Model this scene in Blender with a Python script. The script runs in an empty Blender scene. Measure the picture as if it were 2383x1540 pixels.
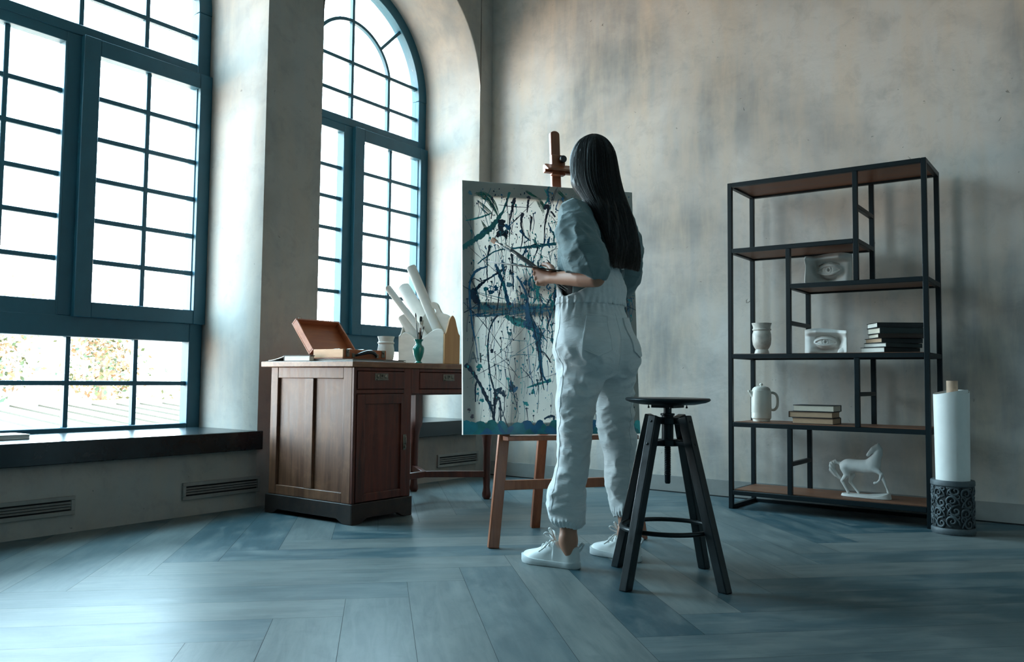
import bpy, bmesh, math, random
import numpy as np
from mathutils import Vector, Matrix
random.seed(7)
rng = np.random.default_rng(11)
SC = bpy.context.scene
COL = SC.collection
PI = math.pi
rad = math.radians

# ------------------------------------------------------------------ camera
YAW, PITCH, ROLL, FPX, CAMH = rad(36.0368), rad(3.3178), rad(0.6018), 1943.52, 0.72
W_, H_ = 2383.0, 1540.0
_f = Vector((-math.sin(YAW)*math.cos(PITCH), math.cos(YAW)*math.cos(PITCH), math.sin(PITCH)))
_r0 = Vector((math.cos(YAW), math.sin(YAW), 0)); _u0 = _r0.cross(_f)
_r = math.cos(ROLL)*_r0 + math.sin(ROLL)*_u0
_u = -math.sin(ROLL)*_r0 + math.cos(ROLL)*_u0
CAM = Vector((0, 0, CAMH))
cam = bpy.data.cameras.new('camera'); camo = bpy.data.objects.new('camera', cam); COL.objects.link(camo)
cam.sensor_width = 36.0; cam.lens = FPX/W_*36.0; cam.clip_start = 0.05; cam.clip_end = 300
m = Matrix((_r, _u, -_f)).transposed().to_4x4(); m.translation = CAM
camo.matrix_world = m
SC.camera = camo

def ray(px, py): return (px-W_/2)/FPX*_r - (py-H_/2)/FPX*_u + _f
def on_z(px, py, z): d = ray(px, py); return CAM + d*((z-CAMH)/d.z)
def on_x(px, py, x): d = ray(px, py); return CAM + d*(x/d.x)
def on_y(px, py, y): d = ray(px, py); return CAM + d*(y/d.y)

# ------------------------------------------------------------------ colour and materials
def lin(h):
    h = h.lstrip('#'); out = []
    for i in (0, 2, 4):
        c = int(h[i:i+2], 16)/255
        out.append(c/12.92 if c <= 0.04045 else ((c+0.055)/1.055)**2.4)
    return (*out, 1.0)

class NT:
    """small node-tree writer"""
    def __init__(s, name):
        s.m = bpy.data.materials.new(name); s.m.use_nodes = True
        s.t = s.m.node_tree; s.b = s.t.nodes['Principled BSDF']; s.out = s.t.nodes['Material Output']
    def n(s, typ, **kw):
        nd = s.t.nodes.new(typ)
        for k, v in kw.items():
            if hasattr(nd, k): setattr(nd, k, v)
            else: s.set(nd, k, v)
        return nd
    def set(s, nd, k, v):
        k = k.replace('_', ' ')
        if isinstance(v, bpy.types.NodeSocket): s.t.links.new(v, nd.inputs[k])
        else: nd.inputs[k].default_value = v
    def link(s, a, b): s.t.links.new(a, b)
    def coord(s, kind='Object', scale=(1, 1, 1), rot=(0, 0, 0)):
        tc = s.n('ShaderNodeTexCoord'); mp = s.n('ShaderNodeMapping')
        mp.inputs['Scale'].default_value = scale; mp.inputs['Rotation'].default_value = rot
        s.link(tc.outputs[kind], mp.inputs['Vector']); return mp.outputs['Vector']
    def noise(s, vec, scale, detail=4, rough=0.55, dist=0.0):
        nd = s.n('ShaderNodeTexNoise'); nd.inputs['Scale'].default_value = scale
        nd.inputs['Detail'].default_value = detail; nd.inputs['Roughness'].default_value = rough
        nd.inputs['Distortion'].default_value = dist; s.link(vec, nd.inputs['Vector']); return nd.outputs['Fac']
    def ramp(s, fac, stops):
        nd = s.n('ShaderNodeValToRGB'); el = nd.color_ramp.elements
        while len(el) < len(stops): el.new(0.5)
        for e, (p, c) in zip(el, stops): e.position = p; e.color = c if len(c) == 4 else (*c, 1)
        s.link(fac, nd.inputs['Fac']); return nd.outputs['Color']
    def mix(s, fac, a, b, mode='MIX'):
        nd = s.n('ShaderNodeMix', data_type='RGBA', blend_type=mode)
        for sock, v in ((nd.inputs[0], fac), (nd.inputs[6], a), (nd.inputs[7], b)):
            if isinstance(v, bpy.types.NodeSocket): s.link(v, sock)
            else: sock.default_value = v
        return nd.outputs[2]
    def bump(s, h, strength=0.3, dist=0.01, normal=None):
        nd = s.n('ShaderNodeBump'); nd.inputs['Strength'].default_value = strength; nd.inputs['Distance'].default_value = dist
        s.link(h, nd.inputs['Height'])
        if normal is not None: s.link(normal, nd.inputs['Normal'])
        return nd.outputs['Normal']
    def math(s, op, a, b=0.0):
        nd = s.n('ShaderNodeMath', operation=op)
        for i, v in enumerate((a, b)):
            if isinstance(v, bpy.types.NodeSocket): s.link(v, nd.inputs[i])
            else: nd.inputs[i].default_value = v
        return nd.outputs[0]

G4 = lambda v: (v, v, v, 1)
def simple(name, col, rough=0.6, metal=0.0, var=0.12, scale=18, bump=0.0, bscale=60, stretch=(1, 1, 1), spec=0.5, coat=0.0):
    t = NT(name); c = lin(col) if isinstance(col, str) else col
    v = t.coord('Object', stretch)
    nz = t.noise(v, scale, 5, 0.6)
    d = tuple(x*(1-var*1.6) for x in c[:3])+(1,); l = tuple(min(1, x*(1+var)) for x in c[:3])+(1,)
    t.set(t.b, 'Base Color', t.ramp(nz, [(0.25, d), (0.75, l)]))
    t.b.inputs['Roughness'].default_value = rough; t.b.inputs['Metallic'].default_value = metal
    t.b.inputs['Specular IOR Level'].default_value = spec
    if coat: t.b.inputs['Coat Weight'].default_value = coat
    if bump:
        t.link(t.bump(t.noise(v, bscale, 6, 0.6), bump, 0.01), t.b.inputs['Normal'])
    return t.m

def wood(name, dark, light, rough=0.45, axis=2, scale=1.0, wear=0.0, wearcol=None, coat=0.0):
    t = NT(name)
    st = [14, 14, 14]; st[axis] = 1.2
    v = t.coord('Object', tuple(x*scale for x in st))
    g = t.noise(v, 2.2, 8, 0.65, 0.6)
    c = t.ramp(g, [(0.3, lin(dark)), (0.7, lin(light))])
    if wear:
        v2 = t.coord('Object', (1, 1, 1))
        w = t.noise(v2, 7, 7, 0.7, 0.4)
        f = t.ramp(w, [(0.5, G4(0)), (0.72, G4(wear))])
        c = t.mix(f, c, lin(wearcol or light))
    t.set(t.b, 'Base Color', c)
    t.set(t.b, 'Roughness', t.ramp(g, [(0.2, G4(max(0, rough-0.1))), (0.8, G4(min(1, rough+0.12)))]))
    if coat: t.b.inputs['Coat Weight'].default_value = coat; t.b.inputs['Coat Roughness'].default_value = 0.25
    t.link(t.bump(g, 0.12, 0.004), t.b.inputs['Normal'])
    return t.m

def plaster(name, base, dark, warm, bump=0.42):
    t = NT(name)
    v = t.coord('Object'); vs = t.coord('Object', (5.0, 5.0, 0.8)); vd = t.coord('Object', (1, 1, 1), (0, rad(40), 0))
    big = t.noise(v, 1.1, 5, 0.55, 0.3); st = t.noise(vs, 1.6, 6, 0.62, 0.2); fine = t.noise(v, 9, 7, 0.68, 0.5)
    c = t.ramp(big, [(0.34, lin(dark)), (0.58, lin(base))])
    med = t.noise(v, 3.6, 6, 0.66, 0.8)
    c = t.mix(t.ramp(med, [(0.48, G4(0)), (0.72, G4(0.34))]), c, lin(dark))
    c = t.mix(t.ramp(st, [(0.40, G4(0)), (0.72, G4(0.65))]), c, lin(warm))
    c = t.mix(t.ramp(fine, [(0.52, G4(0)), (0.78, G4(0.45))]), c, lin(dark))
    # small dark chips
    ch = t.noise(v, 26, 3, 0.5, 0.8)
    c = t.mix(t.ramp(ch, [(0.735, G4(0)), (0.78, G4(0.5))]), c, lin('#55534e'))
    t.set(t.b, 'Base Color', c); t.b.inputs['Roughness'].default_value = 0.82
    t.b.inputs['Specular IOR Level'].default_value = 0.3
    # trowel marks, ridges and gouges
    vt = t.n('ShaderNodeMapping'); vt.inputs['Scale'].default_value = (1.6, 1.6, 4.0); vt.inputs['Rotation'].default_value = (0.0, rad(42), 0.0)
    tc = t.n('ShaderNodeTexCoord'); t.link(tc.outputs['Object'], vt.inputs['Vector'])
    tr = t.noise(vt.outputs['Vector'], 1.1, 6, 0.5, 0.5)
    rg = t.n('ShaderNodeTexNoise'); rg.noise_type = 'RIDGED_MULTIFRACTAL'
    rg.inputs['Scale'].default_value = 3.2; rg.inputs['Detail'].default_value = 5; rg.inputs['Roughness'].default_value = 0.5; rg.inputs['Distortion'].default_value = 0.7
    t.link(v, rg.inputs['Vector'])
    gate = t.ramp(t.noise(v, 2.4, 3, 0.5), [(0.50, G4(0)), (0.66, G4(1))])
    h = t.math('ADD', t.math('MULTIPLY', tr, 0.55), t.math('MULTIPLY', t.math('MULTIPLY', rg.outputs['Fac'], gate), 0.26))
    h = t.math('ADD', h, t.math('MULTIPLY', t.noise(v, 34, 5, 0.5), 0.10))
    h = t.math('SUBTRACT', h, t.math('MULTIPLY', t.ramp(ch, [(0.735, G4(0)), (0.78, G4(1))]), 0.25))
    t.link(t.bump(h, bump, 0.03), t.b.inputs['Normal'])
    return t.m

# ------------------------------------------------------------------ objects
def tag(o, label=None, cat=None, group=None, kind=None):
    if label: o['label'] = label
    if cat: o['category'] = cat
    if group: o['group'] = group
    if kind: o['kind'] = kind
    return o
def empty(name, loc=(0, 0, 0), rz=0.0, label=None, cat=None, group=None, kind=None):
    o = bpy.data.objects.new(name, None); COL.objects.link(o); o.location = loc; o.rotation_euler = (0, 0, rz)
    o.empty_display_size = 0.1
    return tag(o, label, cat, group, kind)
def finish(name, me, mats, parent=None, smooth=True, angle=35, bevel=0.0, seg=2, loc=None, subd=0):
    me.name = name
    for x in (mats if isinstance(mats, (list, tuple)) else [mats]): me.materials.append(x)
    o = bpy.data.objects.new(name, me); COL.objects.link(o)
    if loc is not None: o.location = loc
    if parent is not None: o.parent = parent
    if smooth:
        me.polygons.foreach_set('use_smooth', [True]*len(me.polygons))
        if angle is not None and hasattr(me, 'set_sharp_from_angle'): me.set_sharp_from_angle(angle=rad(angle))
    if bevel:
        md = o.modifiers.new('Bevel', 'BEVEL'); md.width = bevel; md.segments = seg; md.limit_method = 'ANGLE'; md.angle_limit = rad(40)
        md.harden_normals = False
    if subd:
        md = o.modifiers.new('Subdivision', 'SUBSURF'); md.levels = subd; md.render_levels = subd
    return o

class MB:
    """collects shapes into one mesh"""
    def __init__(s): s.v = []; s.f = []; s.mi = []
    def add(s, vs, fs, mi=0):
        b = len(s.v); s.v += [tuple(x) for x in vs]
        for f in fs: s.f.append([b+i for i in f]); s.mi.append(mi)
        return s
    def box(s, lo, hi, mi=0, M=None):
        x0, y0, z0 = lo; x1, y1, z1 = hi
        vs = [Vector(p) for p in ((x0,y0,z0),(x1,y0,z0),(x1,y1,z0),(x0,y1,z0),(x0,y0,z1),(x1,y0,z1),(x1,y1,z1),(x0,y1,z1))]
        if M is not None: vs = [M @ p for p in vs]
        return s.add(vs, [(3,2,1,0),(4,5,6,7),(0,1,5,4),(1,2,6,5),(2,3,7,6),(3,0,4,7)], mi)
    def bar(s, a, b, wx, wy, up=(0, 0, 1), w2=None, mi=0):
        """box bar from a to b; wx across 'side', wy along 'up-ish'"""
        a = Vector(a); b = Vector(b); d = (b-a).normalized(); up = Vector(up)
        if abs(d.dot(up)) > 0.999: up = Vector((1, 0, 0))
        sd = d.cross(up).normalized(); u2 = sd.cross(d)
        w2 = w2 or (wx, wy); vs = []
        for p, (x, y) in ((a, (wx, wy)), (b, w2)):
            for i, j in ((-1,-1),(1,-1),(1,1),(-1,1)): vs.append(p+sd*(i*x/2)+u2*(j*y/2))
        return s.add(vs, [(3,2,1,0),(4,5,6,7),(0,1,5,4),(1,2,6,5),(2,3,7,6),(3,0,4,7)], mi)
    def tube(s, pts, r, n=10, mi=0, caps=True, closed=False):
        pts = [Vector(p) for p in pts]; rs = r if isinstance(r, (list, tuple)) else [r]*len(pts)
        prev = None; vs = []
        N = len(pts)
        for i, p in enumerate(pts):
            if closed: d = (pts[(i+1) % N]-pts[i-1]).normalized()
            else: d = (pts[min(i+1, N-1)]-pts[max(i-1, 0)])
            d = d.normalized() if d.length > 1e-9 else Vector((0, 0, 1))
            if prev is None:
                a = Vector((0, 0, 1)) if abs(d.z) < 0.9 else Vector((1, 0, 0)); x = d.cross(a).normalized()
            else: x = (prev-d*prev.dot(d)); x = x.normalized() if x.length > 1e-9 else d.orthogonal().normalized()
            prev = x; y = d.cross(x)
            for k in range(n):
                t = 2*PI*k/n; vs.append(p+x*(rs[i]*math.cos(t))+y*(rs[i]*math.sin(t)))
        fs = []
        for i in range(N if closed else N-1):
            j = (i+1) % N
            for k in range(n):
                k2 = (k+1) % n; fs.append((i*n+k, i*n+k2, j*n+k2, j*n+k))
        if caps and not closed: fs += [tuple(range(n-1, -1, -1)), tuple((N-1)*n+k for k in range(n))]
        return s.add(vs, fs, mi)
    def lathe(s, prof, n=32, c=(0, 0, 0), mi=0, M=None):
        """prof: list of (radius, z); closed at the axis where radius is 0"""
        vs = []; rows = []
        for r, z in prof:
            if r < 1e-6: rows.append([len(vs)]); vs.append(Vector((c[0], c[1], c[2]+z)))
            else:
                rows.append(list(range(len(vs), len(vs)+n)))
                for k in range(n): t = 2*PI*k/n; vs.append(Vector((c[0]+r*math.cos(t), c[1]+r*math.sin(t), c[2]+z)))
        fs = []
        for a, b in zip(rows, rows[1:]):
            for k in range(n):
                k2 = (k+1) % n
                if len(a) == 1 and len(b) == 1: continue
                if len(a) == 1: fs.append((a[0], b[k2], b[k]))
                elif len(b) == 1: fs.append((a[k], a[k2], b[0]))
                else: fs.append((a[k], a[k2], b[k2], b[k]))
        if M is not None: vs = [M @ v for v in vs]
        return s.add(vs, fs, mi)
    def prism(s, poly, ax, t0, t1, mi=0, M=None):
        """poly in the two axes other than ax, pushed from t0 to t1 along ax"""
        n = len(poly); vs = []
        for t in (t0, t1):
            for a, b in poly:
                p = [0, 0, 0]; q = [i for i in range(3) if i != ax]; p[q[0]] = a; p[q[1]] = b; p[ax] = t; vs.append(Vector(p))
        if M is not None: vs = [M @ v for v in vs]
        fs = [tuple(range(n-1, -1, -1)), tuple(range(n, 2*n))] + [(i, (i+1) % n, n+(i+1) % n, n+i) for i in range(n)]
        return s.add(vs, fs, mi)
    def build(s, name, mats, parent=None, smooth=True, angle=35, bevel=0.0, seg=2, subd=0, normals=True):
        me = bpy.data.meshes.new(name); me.from_pydata(s.v, [], s.f)
        me.polygons.foreach_set('material_index', s.mi)
        if normals:
            bm = bmesh.new(); bm.from_mesh(me); bmesh.ops.recalc_face_normals(bm, faces=bm.faces[:]); bm.to_mesh(me); bm.free()
        return finish(name, me, mats, parent, smooth, angle, bevel, seg, subd=subd)

def dup(o, parent=None, **kw):
    """a thing with copies of its parts and sub-parts"""
    c = o.copy(); COL.objects.link(c)
    if parent is not None: c.parent = parent
    for ch in list(o.children): dup(ch, c)
    for k, v in kw.items(): c[k] = v
    return c

# ------------------------------------------------------------------ implicit surfaces
def vnoise(P, seed=0):
    T = np.random.default_rng(seed).random((32, 32, 32)).astype(np.float32)
    i = np.floor(P).astype(int); f = P-i; f = f*f*(3-2*f); out = 0
    for dx in (0, 1):
        for dy in (0, 1):
            for dz in (0, 1):
                w = (f[:, 0] if dx else 1-f[:, 0])*(f[:, 1] if dy else 1-f[:, 1])*(f[:, 2] if dz else 1-f[:, 2])
                out = out + w*T[(i[:, 0]+dx) % 32, (i[:, 1]+dy) % 32, (i[:, 2]+dz) % 32]
    return out*2-1
def A_(p): return np.asarray(p, dtype=np.float32)
def cap(P, a, b, ra, rb=None):
    rb = ra if rb is None else rb
    a = A_(a); b = A_(b); ba = b-a; t = np.clip(((P-a)@ba)/max(1e-9, float(ba@ba)), 0, 1)
    return np.linalg.norm(P-a-t[:, None]*ba, axis=1)-(ra+(rb-ra)*t)
def smin(a, b, k):
    h = np.clip(0.5+0.5*(b-a)/k, 0, 1); return b+(a-b)*h-k*h*(1-h)
def smax(a, b, k): return -smin(-a, -b, k)
def chain(P, pts, rs, k=0.0):
    d = None
    for i in range(len(pts)-1):
        c = cap(P, pts[i], pts[i+1], rs[i], rs[i+1])
        d = c if d is None else (smin(d, c, k) if k else np.minimum(d, c))
    return d
def ell(P, c, r, R=None):
    p = P-A_(c)
    if R is not None: p = p@np.asarray(R, dtype=np.float32)
    r = A_(r); k0 = np.linalg.norm(p/r, axis=1); k1 = np.linalg.norm(p/(r*r), axis=1)
    return k0*(k0-1)/np.maximum(k1, 1e-6)
def rbox(P, c, h, r, R=None):
    p = P-A_(c)
    if R is not None: p = p@np.asarray(R, dtype=np.float32)
    q = np.abs(p)-A_(h)+r
    return np.linalg.norm(np.maximum(q, 0), axis=1)+np.minimum(q.max(axis=1), 0)-r
def hinterp(x, xp, fp):
    xp = np.asarray(xp, float); fp = np.asarray(fp, float)
    m = np.gradient(fp, xp); x = np.clip(x, xp[0], xp[-1])
    i = np.clip(np.searchsorted(xp, x)-1, 0, len(xp)-2); h = xp[i+1]-xp[i]; t = (x-xp[i])/h
    return ((2*t**3-3*t**2+1)*fp[i]+(t**3-2*t**2+t)*h*m[i]+(-2*t**3+3*t**2)*fp[i+1]+(t**3-t**2)*h*m[i+1])
def loft(P, secs, clip=True):
    """secs rows: z, cx, cy, rx, ry"""
    S = np.array(sorted(secs)); z = P[:, 2]
    cx, cy, rx, ry = (hinterp(z, S[:, 0], S[:, i]) for i in (1, 2, 3, 4))
    x = P[:, 0]-cx; y = P[:, 1]-cy; rx = np.maximum(rx, 1e-3); ry = np.maximum(ry, 1e-3)
    k0 = np.sqrt((x/rx)**2+(y/ry)**2); k1 = np.sqrt((x/rx**2)**2+(y/ry**2)**2)
    d = k0*(k0-1)/np.maximum(k1, 1e-6)
    if clip: d = np.maximum(d, np.maximum(S[0, 0]-z, z-S[-1, 0]))
    return d
def surface(sdf, lo, hi, h):
    """surface-net mesh of sdf<0 inside lo..hi at spacing h -> verts, quads"""
    lo = np.array(lo, float); hi = np.array(hi, float); n = np.ceil((hi-lo)/h).astype(int)+1
    ax = [lo[i]+h*np.arange(n[i]) for i in range(3)]
    V = np.empty(n, np.float32); slab = max(1, int(400000/(n[1]*n[2])))
    Y, Z = np.meshgrid(ax[1], ax[2], indexing='ij')
    for i in range(0, n[0], slab):
        xs = ax[0][i:i+slab]; k = len(xs)
        P = np.empty((k, n[1], n[2], 3), np.float32); P[..., 0] = xs[:, None, None]; P[..., 1] = Y; P[..., 2] = Z
        V[i:i+k] = sdf(P.reshape(-1, 3)).reshape(k, n[1], n[2])
    V[V == 0] = 1e-7; S = V < 0
    c = tuple(n-1); acc = np.zeros((*c, 3), np.float32); cnt = np.zeros(c, np.float32); quads = []
    idx = np.indices(c).astype(np.float32); E = []
    for a in range(3):
        s0 = [slice(None)]*3; s1 = [slice(None)]*3; s0[a] = slice(0, -1); s1[a] = slice(1, None)
        A, B = V[tuple(s0)], V[tuple(s1)]; M = S[tuple(s0)] != S[tuple(s1)]
        T = np.where(M, A/np.where(M, A-B, 1), 0).astype(np.float32); E.append((M, S[tuple(s0)]))
        o = [i for i in range(3) if i != a]
        for d1 in (0, 1):
            for d2 in (0, 1):
                sl = [slice(None)]*3; sl[o[0]] = slice(d1, n[o[0]]-1+d1); sl[o[1]] = slice(d2, n[o[1]]-1+d2)
                mm = M[tuple(sl)]; cnt += mm
                acc[..., a] += np.where(mm, T[tuple(sl)], 0); acc[..., o[0]] += mm*d1; acc[..., o[1]] += mm*d2
    act = cnt > 0; ids = -np.ones(c, np.int64); ids[act] = np.arange(act.sum())
    pos = np.stack([idx[i][act]+acc[..., i][act]/cnt[act] for i in range(3)], 1)*h+lo
    for a in range(3):
        M, S0 = E[a]; o = [i for i in range(3) if i != a]
        I = np.argwhere(M); ok = np.ones(len(I), bool)
        for q in o: ok &= (I[:, q] > 0) & (I[:, q] < n[q]-1)
        I = I[ok]; ins = S0[tuple(I.T)]
        def cell(d1, d2):
            J = I.copy(); J[:, o[0]] -= d1; J[:, o[1]] -= d2; return ids[tuple(J.T)]
        Q = np.stack([cell(1, 1), cell(0, 1), cell(0, 0), cell(1, 0)], 1)
        if a == 1: ins = ~ins
        Q[~ins] = Q[~ins][:, ::-1]; quads.append(Q)
    Q = np.concatenate(quads); Q = Q[(Q >= 0).all(axis=1)]
    return pos.astype(np.float32), Q
def relax(v, q, it=1, lam=0.5):
    for _ in range(it):
        s = np.zeros_like(v); n = np.zeros(len(v), np.float32)
        for k in range(4):
            a, b = q[:, k], q[:, (k+1) % 4]
            for i in range(3): s[:, i] += np.bincount(a, v[b, i], len(v))+np.bincount(b, v[a, i], len(v))
            n += np.bincount(a, minlength=len(v))+np.bincount(b, minlength=len(v))
        v = v+(s/np.maximum(n, 1)[:, None]-v)*lam
    return v
def mesh_np(name, parts, mats, parent=None, angle=None):
    me = bpy.data.meshes.new(name)
    off = 0; Vs = []; Qs = []
    for v, q in parts: Vs.append(v); Qs.append(q+off); off += len(v)
    v = np.concatenate(Vs); q = np.concatenate(Qs)
    me.vertices.add(len(v)); me.vertices.foreach_set('co', v.astype(np.float32).ravel())
    me.loops.add(len(q)*4); me.loops.foreach_set('vertex_index', q.astype(np.int32).ravel())
    me.polygons.add(len(q)); me.polygons.foreach_set('loop_start', np.arange(0, len(q)*4, 4, dtype=np.int32))
    me.update(calc_edges=True); me.validate()
    return finish(name, me, mats, parent, True, angle)
def implicit(name, sdf, lo, hi, h, mats, parent=None, it=1, angle=None):
    v, q = surface(sdf, lo, hi, h); v = relax(v, q, it)
    return mesh_np(name, [(v, q)], mats, parent, angle)
def march(sdf, p, d, n=60):
    p = A_(p); d = A_(d); d = d/np.linalg.norm(d, axis=-1, keepdims=True)
    for _ in range(n): p = p+d*np.clip(sdf(p), -0.02, 0.05)[:, None]*0.9
    return p
# ------------------------------------------------------------------ the room
XW, YW, XG = -3.90, 5.065, -4.45          # window wall, far wall, window plane
RO, ZS, ZB = 0.775, 2.92, 0.34           # opening half width, spring line, opening bottom
BAYS = [4.14, 2.18]
CEIL, XE, YE = 4.6, 3.2, -3.4
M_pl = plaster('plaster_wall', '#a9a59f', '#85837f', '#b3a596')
M_plb = plaster('plaster_far_wall_lit', '#c3bfb9', '#8b8a87', '#c9b8a4')  # same plaster as the window wall, lightened to stand in for brighter light
M_frame = simple('teal_window_paint', '#1f5364', 0.5, var=0.08, scale=9, bump=0.05, bscale=30)
M_sill = simple('dark_sill_stone', '#16262b', 0.22, var=0.2, scale=8, bump=0.06, bscale=12)
M_vent = simple('grey_grille_paint', '#8f8c86', 0.6, var=0.1)
M_black = simple('deep_black', '#0c1012', 0.8)
M_base = simple('skirting_paint', '#8e8d89', 0.7, var=0.12, scale=6, bump=0.1, bscale=20)

def window_wall():
    mb = MB(); X0, X1 = XW, XW-0.72; N = 44
    edges = [YW]
    for yc in BAYS: edges += [yc+RO, yc-RO]
    edges.append(YE)
    for i in range(0, len(edges), 2):                       # piers
        a, b = edges[i], edges[i+1]
        for X in (X0, X1): mb.add([(X,a,0),(X,b,0),(X,b,CEIL),(X,a,CEIL)], [(0,1,2,3)])
    for yc in BAYS:
        arc = [(yc+RO*math.cos(PI*k/N), ZS+RO*math.sin(PI*k/N)) for k in range(N+1)]
        prof = [(yc+RO, ZB)]+arc+[(yc-RO, ZB)]
        for X in (X0, X1):
            mb.add([(X,yc-RO,0),(X,yc+RO,0),(X,yc+RO,ZB),(X,yc-RO,ZB)], [(0,1,2,3)])
            for (y0, z0), (y1, z1) in zip(arc, arc[1:]):
                mb.add([(X,y0,z0),(X,y1,z1),(X,y1,CEIL),(X,y0,CEIL)], [(0,1,2,3)])
        for (y0, z0), (y1, z1) in zip(prof, prof[1:]+prof[:1]):
            mb.add([(X0,y0,z0),(X0,y1,z1),(X1,y1,z1),(X1,y0,z0)], [(0,1,2,3)])
    o = mb.build('wall_left', M_pl, None, angle=30, normals=False)
    bm = bmesh.new(); bm.from_mesh(o.data); bmesh.ops.remove_doubles(bm, verts=bm.verts[:], dist=1e-5)
    bmesh.ops.recalc_face_normals(bm, faces=bm.faces[:]); bm.to_mesh(o.data); bm.free()
    md = o.modifiers.new('Bevel', 'BEVEL'); md.width = 0.008; md.segments = 2; md.limit_method = 'ANGLE'; md.angle_limit = rad(50)
    tag(o, 'grey plaster wall with deep arched window openings', 'wall', kind='structure')
window_wall()
def slab(name, lo, hi, mat, label, cat):
    tag(MB().box(lo, hi).build(name, mat, None), label, cat, kind='structure')
slab('wall_back', (XW-0.7, YW, 0), (XE+0.2, YW+0.2, CEIL), M_plb, 'rough grey trowelled plaster wall behind the shelving', 'wall')
M_bounce = plaster('plaster_bounce_tint', '#bcd6de', '#abc9d3', '#c4d8dc')  # cool tint put into the unseen walls to bounce bluish fill into shade
slab('wall_right', (XE, YE-0.2, 0), (XE+0.2, YW, CEIL), M_bounce, 'plaster wall opposite the windows', 'wall')
slab('wall_front', (XW-0.7, YE-0.2, 0), (XE, YE, CEIL), M_bounce, 'plaster wall behind the viewer', 'wall')
slab('ceiling', (XW-0.7, YE-0.2, CEIL), (XE+0.2, YW+0.2, CEIL+0.2), M_bounce, 'pale blue-tinted ceiling high above the studio', 'ceiling')
slab('baseboard_back', (XW+0.002, YW-0.016, 0), (XE, YW+0.001, 0.105), M_base, 'low grey skirting along the far wall', 'skirting')
tag(MB().box((XW+0.002, YW-0.0175, 0.0), (XE, YW-0.0155, 0.007)).build('trim_1', M_black), 'dark gap line under the far skirting', 'trim', kind='structure')

# floor: herringbone planks, one mesh
def floor():
    Lp, w = 1.333, 0.205; x0, y0 = -2.86, 1.42; g = 0.0006; s = math.sqrt(0.5)
    bm = bmesh.new(); uv = bm.loops.layers.uv.new('UVMap'); fl = bm.faces.layers.float.new('plank')
    R = random.Random(5)
    def quad(u0, u1, v0, v1, along):
        P = [(u0+g, v0+g), (u1-g, v0+g), (u1-g, v1-g), (u0+g, v1-g)]
        W = [(x0+(u-v)*s, y0+(u+v)*s) for u, v in P]
        if max(p[0] for p in W) < XW-0.1 or min(p[0] for p in W) > XE+0.1: return
        if max(p[1] for p in W) < YE-0.1 or min(p[1] for p in W) > YW+0.1: return
        f = bm.faces.new([bm.verts.new((x, y, 0)) for x, y in W]); f[fl] = R.random(); ou, ov = R.random()*40, R.random()*40
        for lp, (u, v) in zip(f.loops, P):
            a, b = (u-u0, v-v0) if along else (v-v0, u-u0)
            lp[uv].uv = (a+ou, b+ov)
    for k in range(-6, 7):
        for n in range(-60, 61):
            du, dv = k*Lp, -k*Lp
            quad(n*w+du, n*w+Lp+du, n*w+dv, (n+1)*w+dv, True)
            quad((n-1)*w+Lp+du, n*w+Lp+du, n*w-Lp+dv, n*w+dv, False)
    for co, no in (((XW-0.05,0,0),(-1,0,0)), ((XE+0.05,0,0),(1,0,0)), ((0,YW+0.05,0),(0,1,0)), ((0,YE-0.05,0),(0,-1,0))):
        bmesh.ops.bisect_plane(bm, geom=bm.verts[:]+bm.edges[:]+bm.faces[:], plane_co=co, plane_no=no, clear_outer=True)
    f = bm.faces.new([bm.verts.new(p) for p in ((XW-.05,YE-.05,-.004),(XE+.05,YE-.05,-.004),(XE+.05,YW+.05,-.004),(XW-.05,YW+.05,-.004))]); f.material_index = 1
    me = bpy.data.meshes.new('floor'); bm.to_mesh(me); bm.free()
    M_gap = simple('plank_gap', '#1c2a2e', 0.8)
    t = NT('herringbone_planks')
    at = t.n('ShaderNodeAttribute', attribute_name='plank'); pid = at.outputs['Fac']
    c = t.ramp(pid, [(0.0, lin('#2b4b54')), (0.3, lin('#475f66')), (0.55, lin('#5f6c6e')), (0.8, lin('#727876')), (1.0, lin('#3b575f'))])
    um = t.n('ShaderNodeUVMap', uv_map='UVMap'); mp = t.n('ShaderNodeMapping'); mp.inputs['Scale'].default_value = (1.6, 16, 1)
    t.link(um.outputs['UV'], mp.inputs['Vector']); gr = t.noise(mp.outputs['Vector'], 2.0, 8, 0.62, 0.8)
    mp2 = t.n('ShaderNodeMapping'); mp2.inputs['Scale'].default_value = (2.2, 6, 1); t.link(um.outputs['UV'], mp2.inputs['Vector'])
    bl = t.noise(mp2.outputs['Vector'], 1.7, 5, 0.6, 0.4)
    c = t.mix(t.ramp(gr, [(0.35, G4(0.42)), (0.7, G4(0))]), c, lin('#26404a'))
    c = t.mix(t.ramp(bl, [(0.45, G4(0)), (0.72, G4(0.6))]), c, lin('#7d8482'))
    kn = t.noise(um.outputs['UV'], 9, 6, 0.7, 0.6); c = t.mix(t.ramp(kn, [(0.55, G4(0)), (0.8, G4(0.35))]), c, lin('#2c424a'))
    t.set(t.b, 'Base Color', c)
    t.set(t.b, 'Roughness', t.ramp(bl, [(0.2, G4(0.36)), (0.8, G4(0.50))])); t.b.inputs['Specular IOR Level'].default_value = 0.32
    t.link(t.bump(gr, 0.10, 0.004), t.b.inputs['Normal'])
    o = finish('floor', me, [t.m, M_gap], None, False)
    tag(o, 'herringbone floor of wide blue-grey wooden planks', 'floor', kind='structure')
floor()

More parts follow.
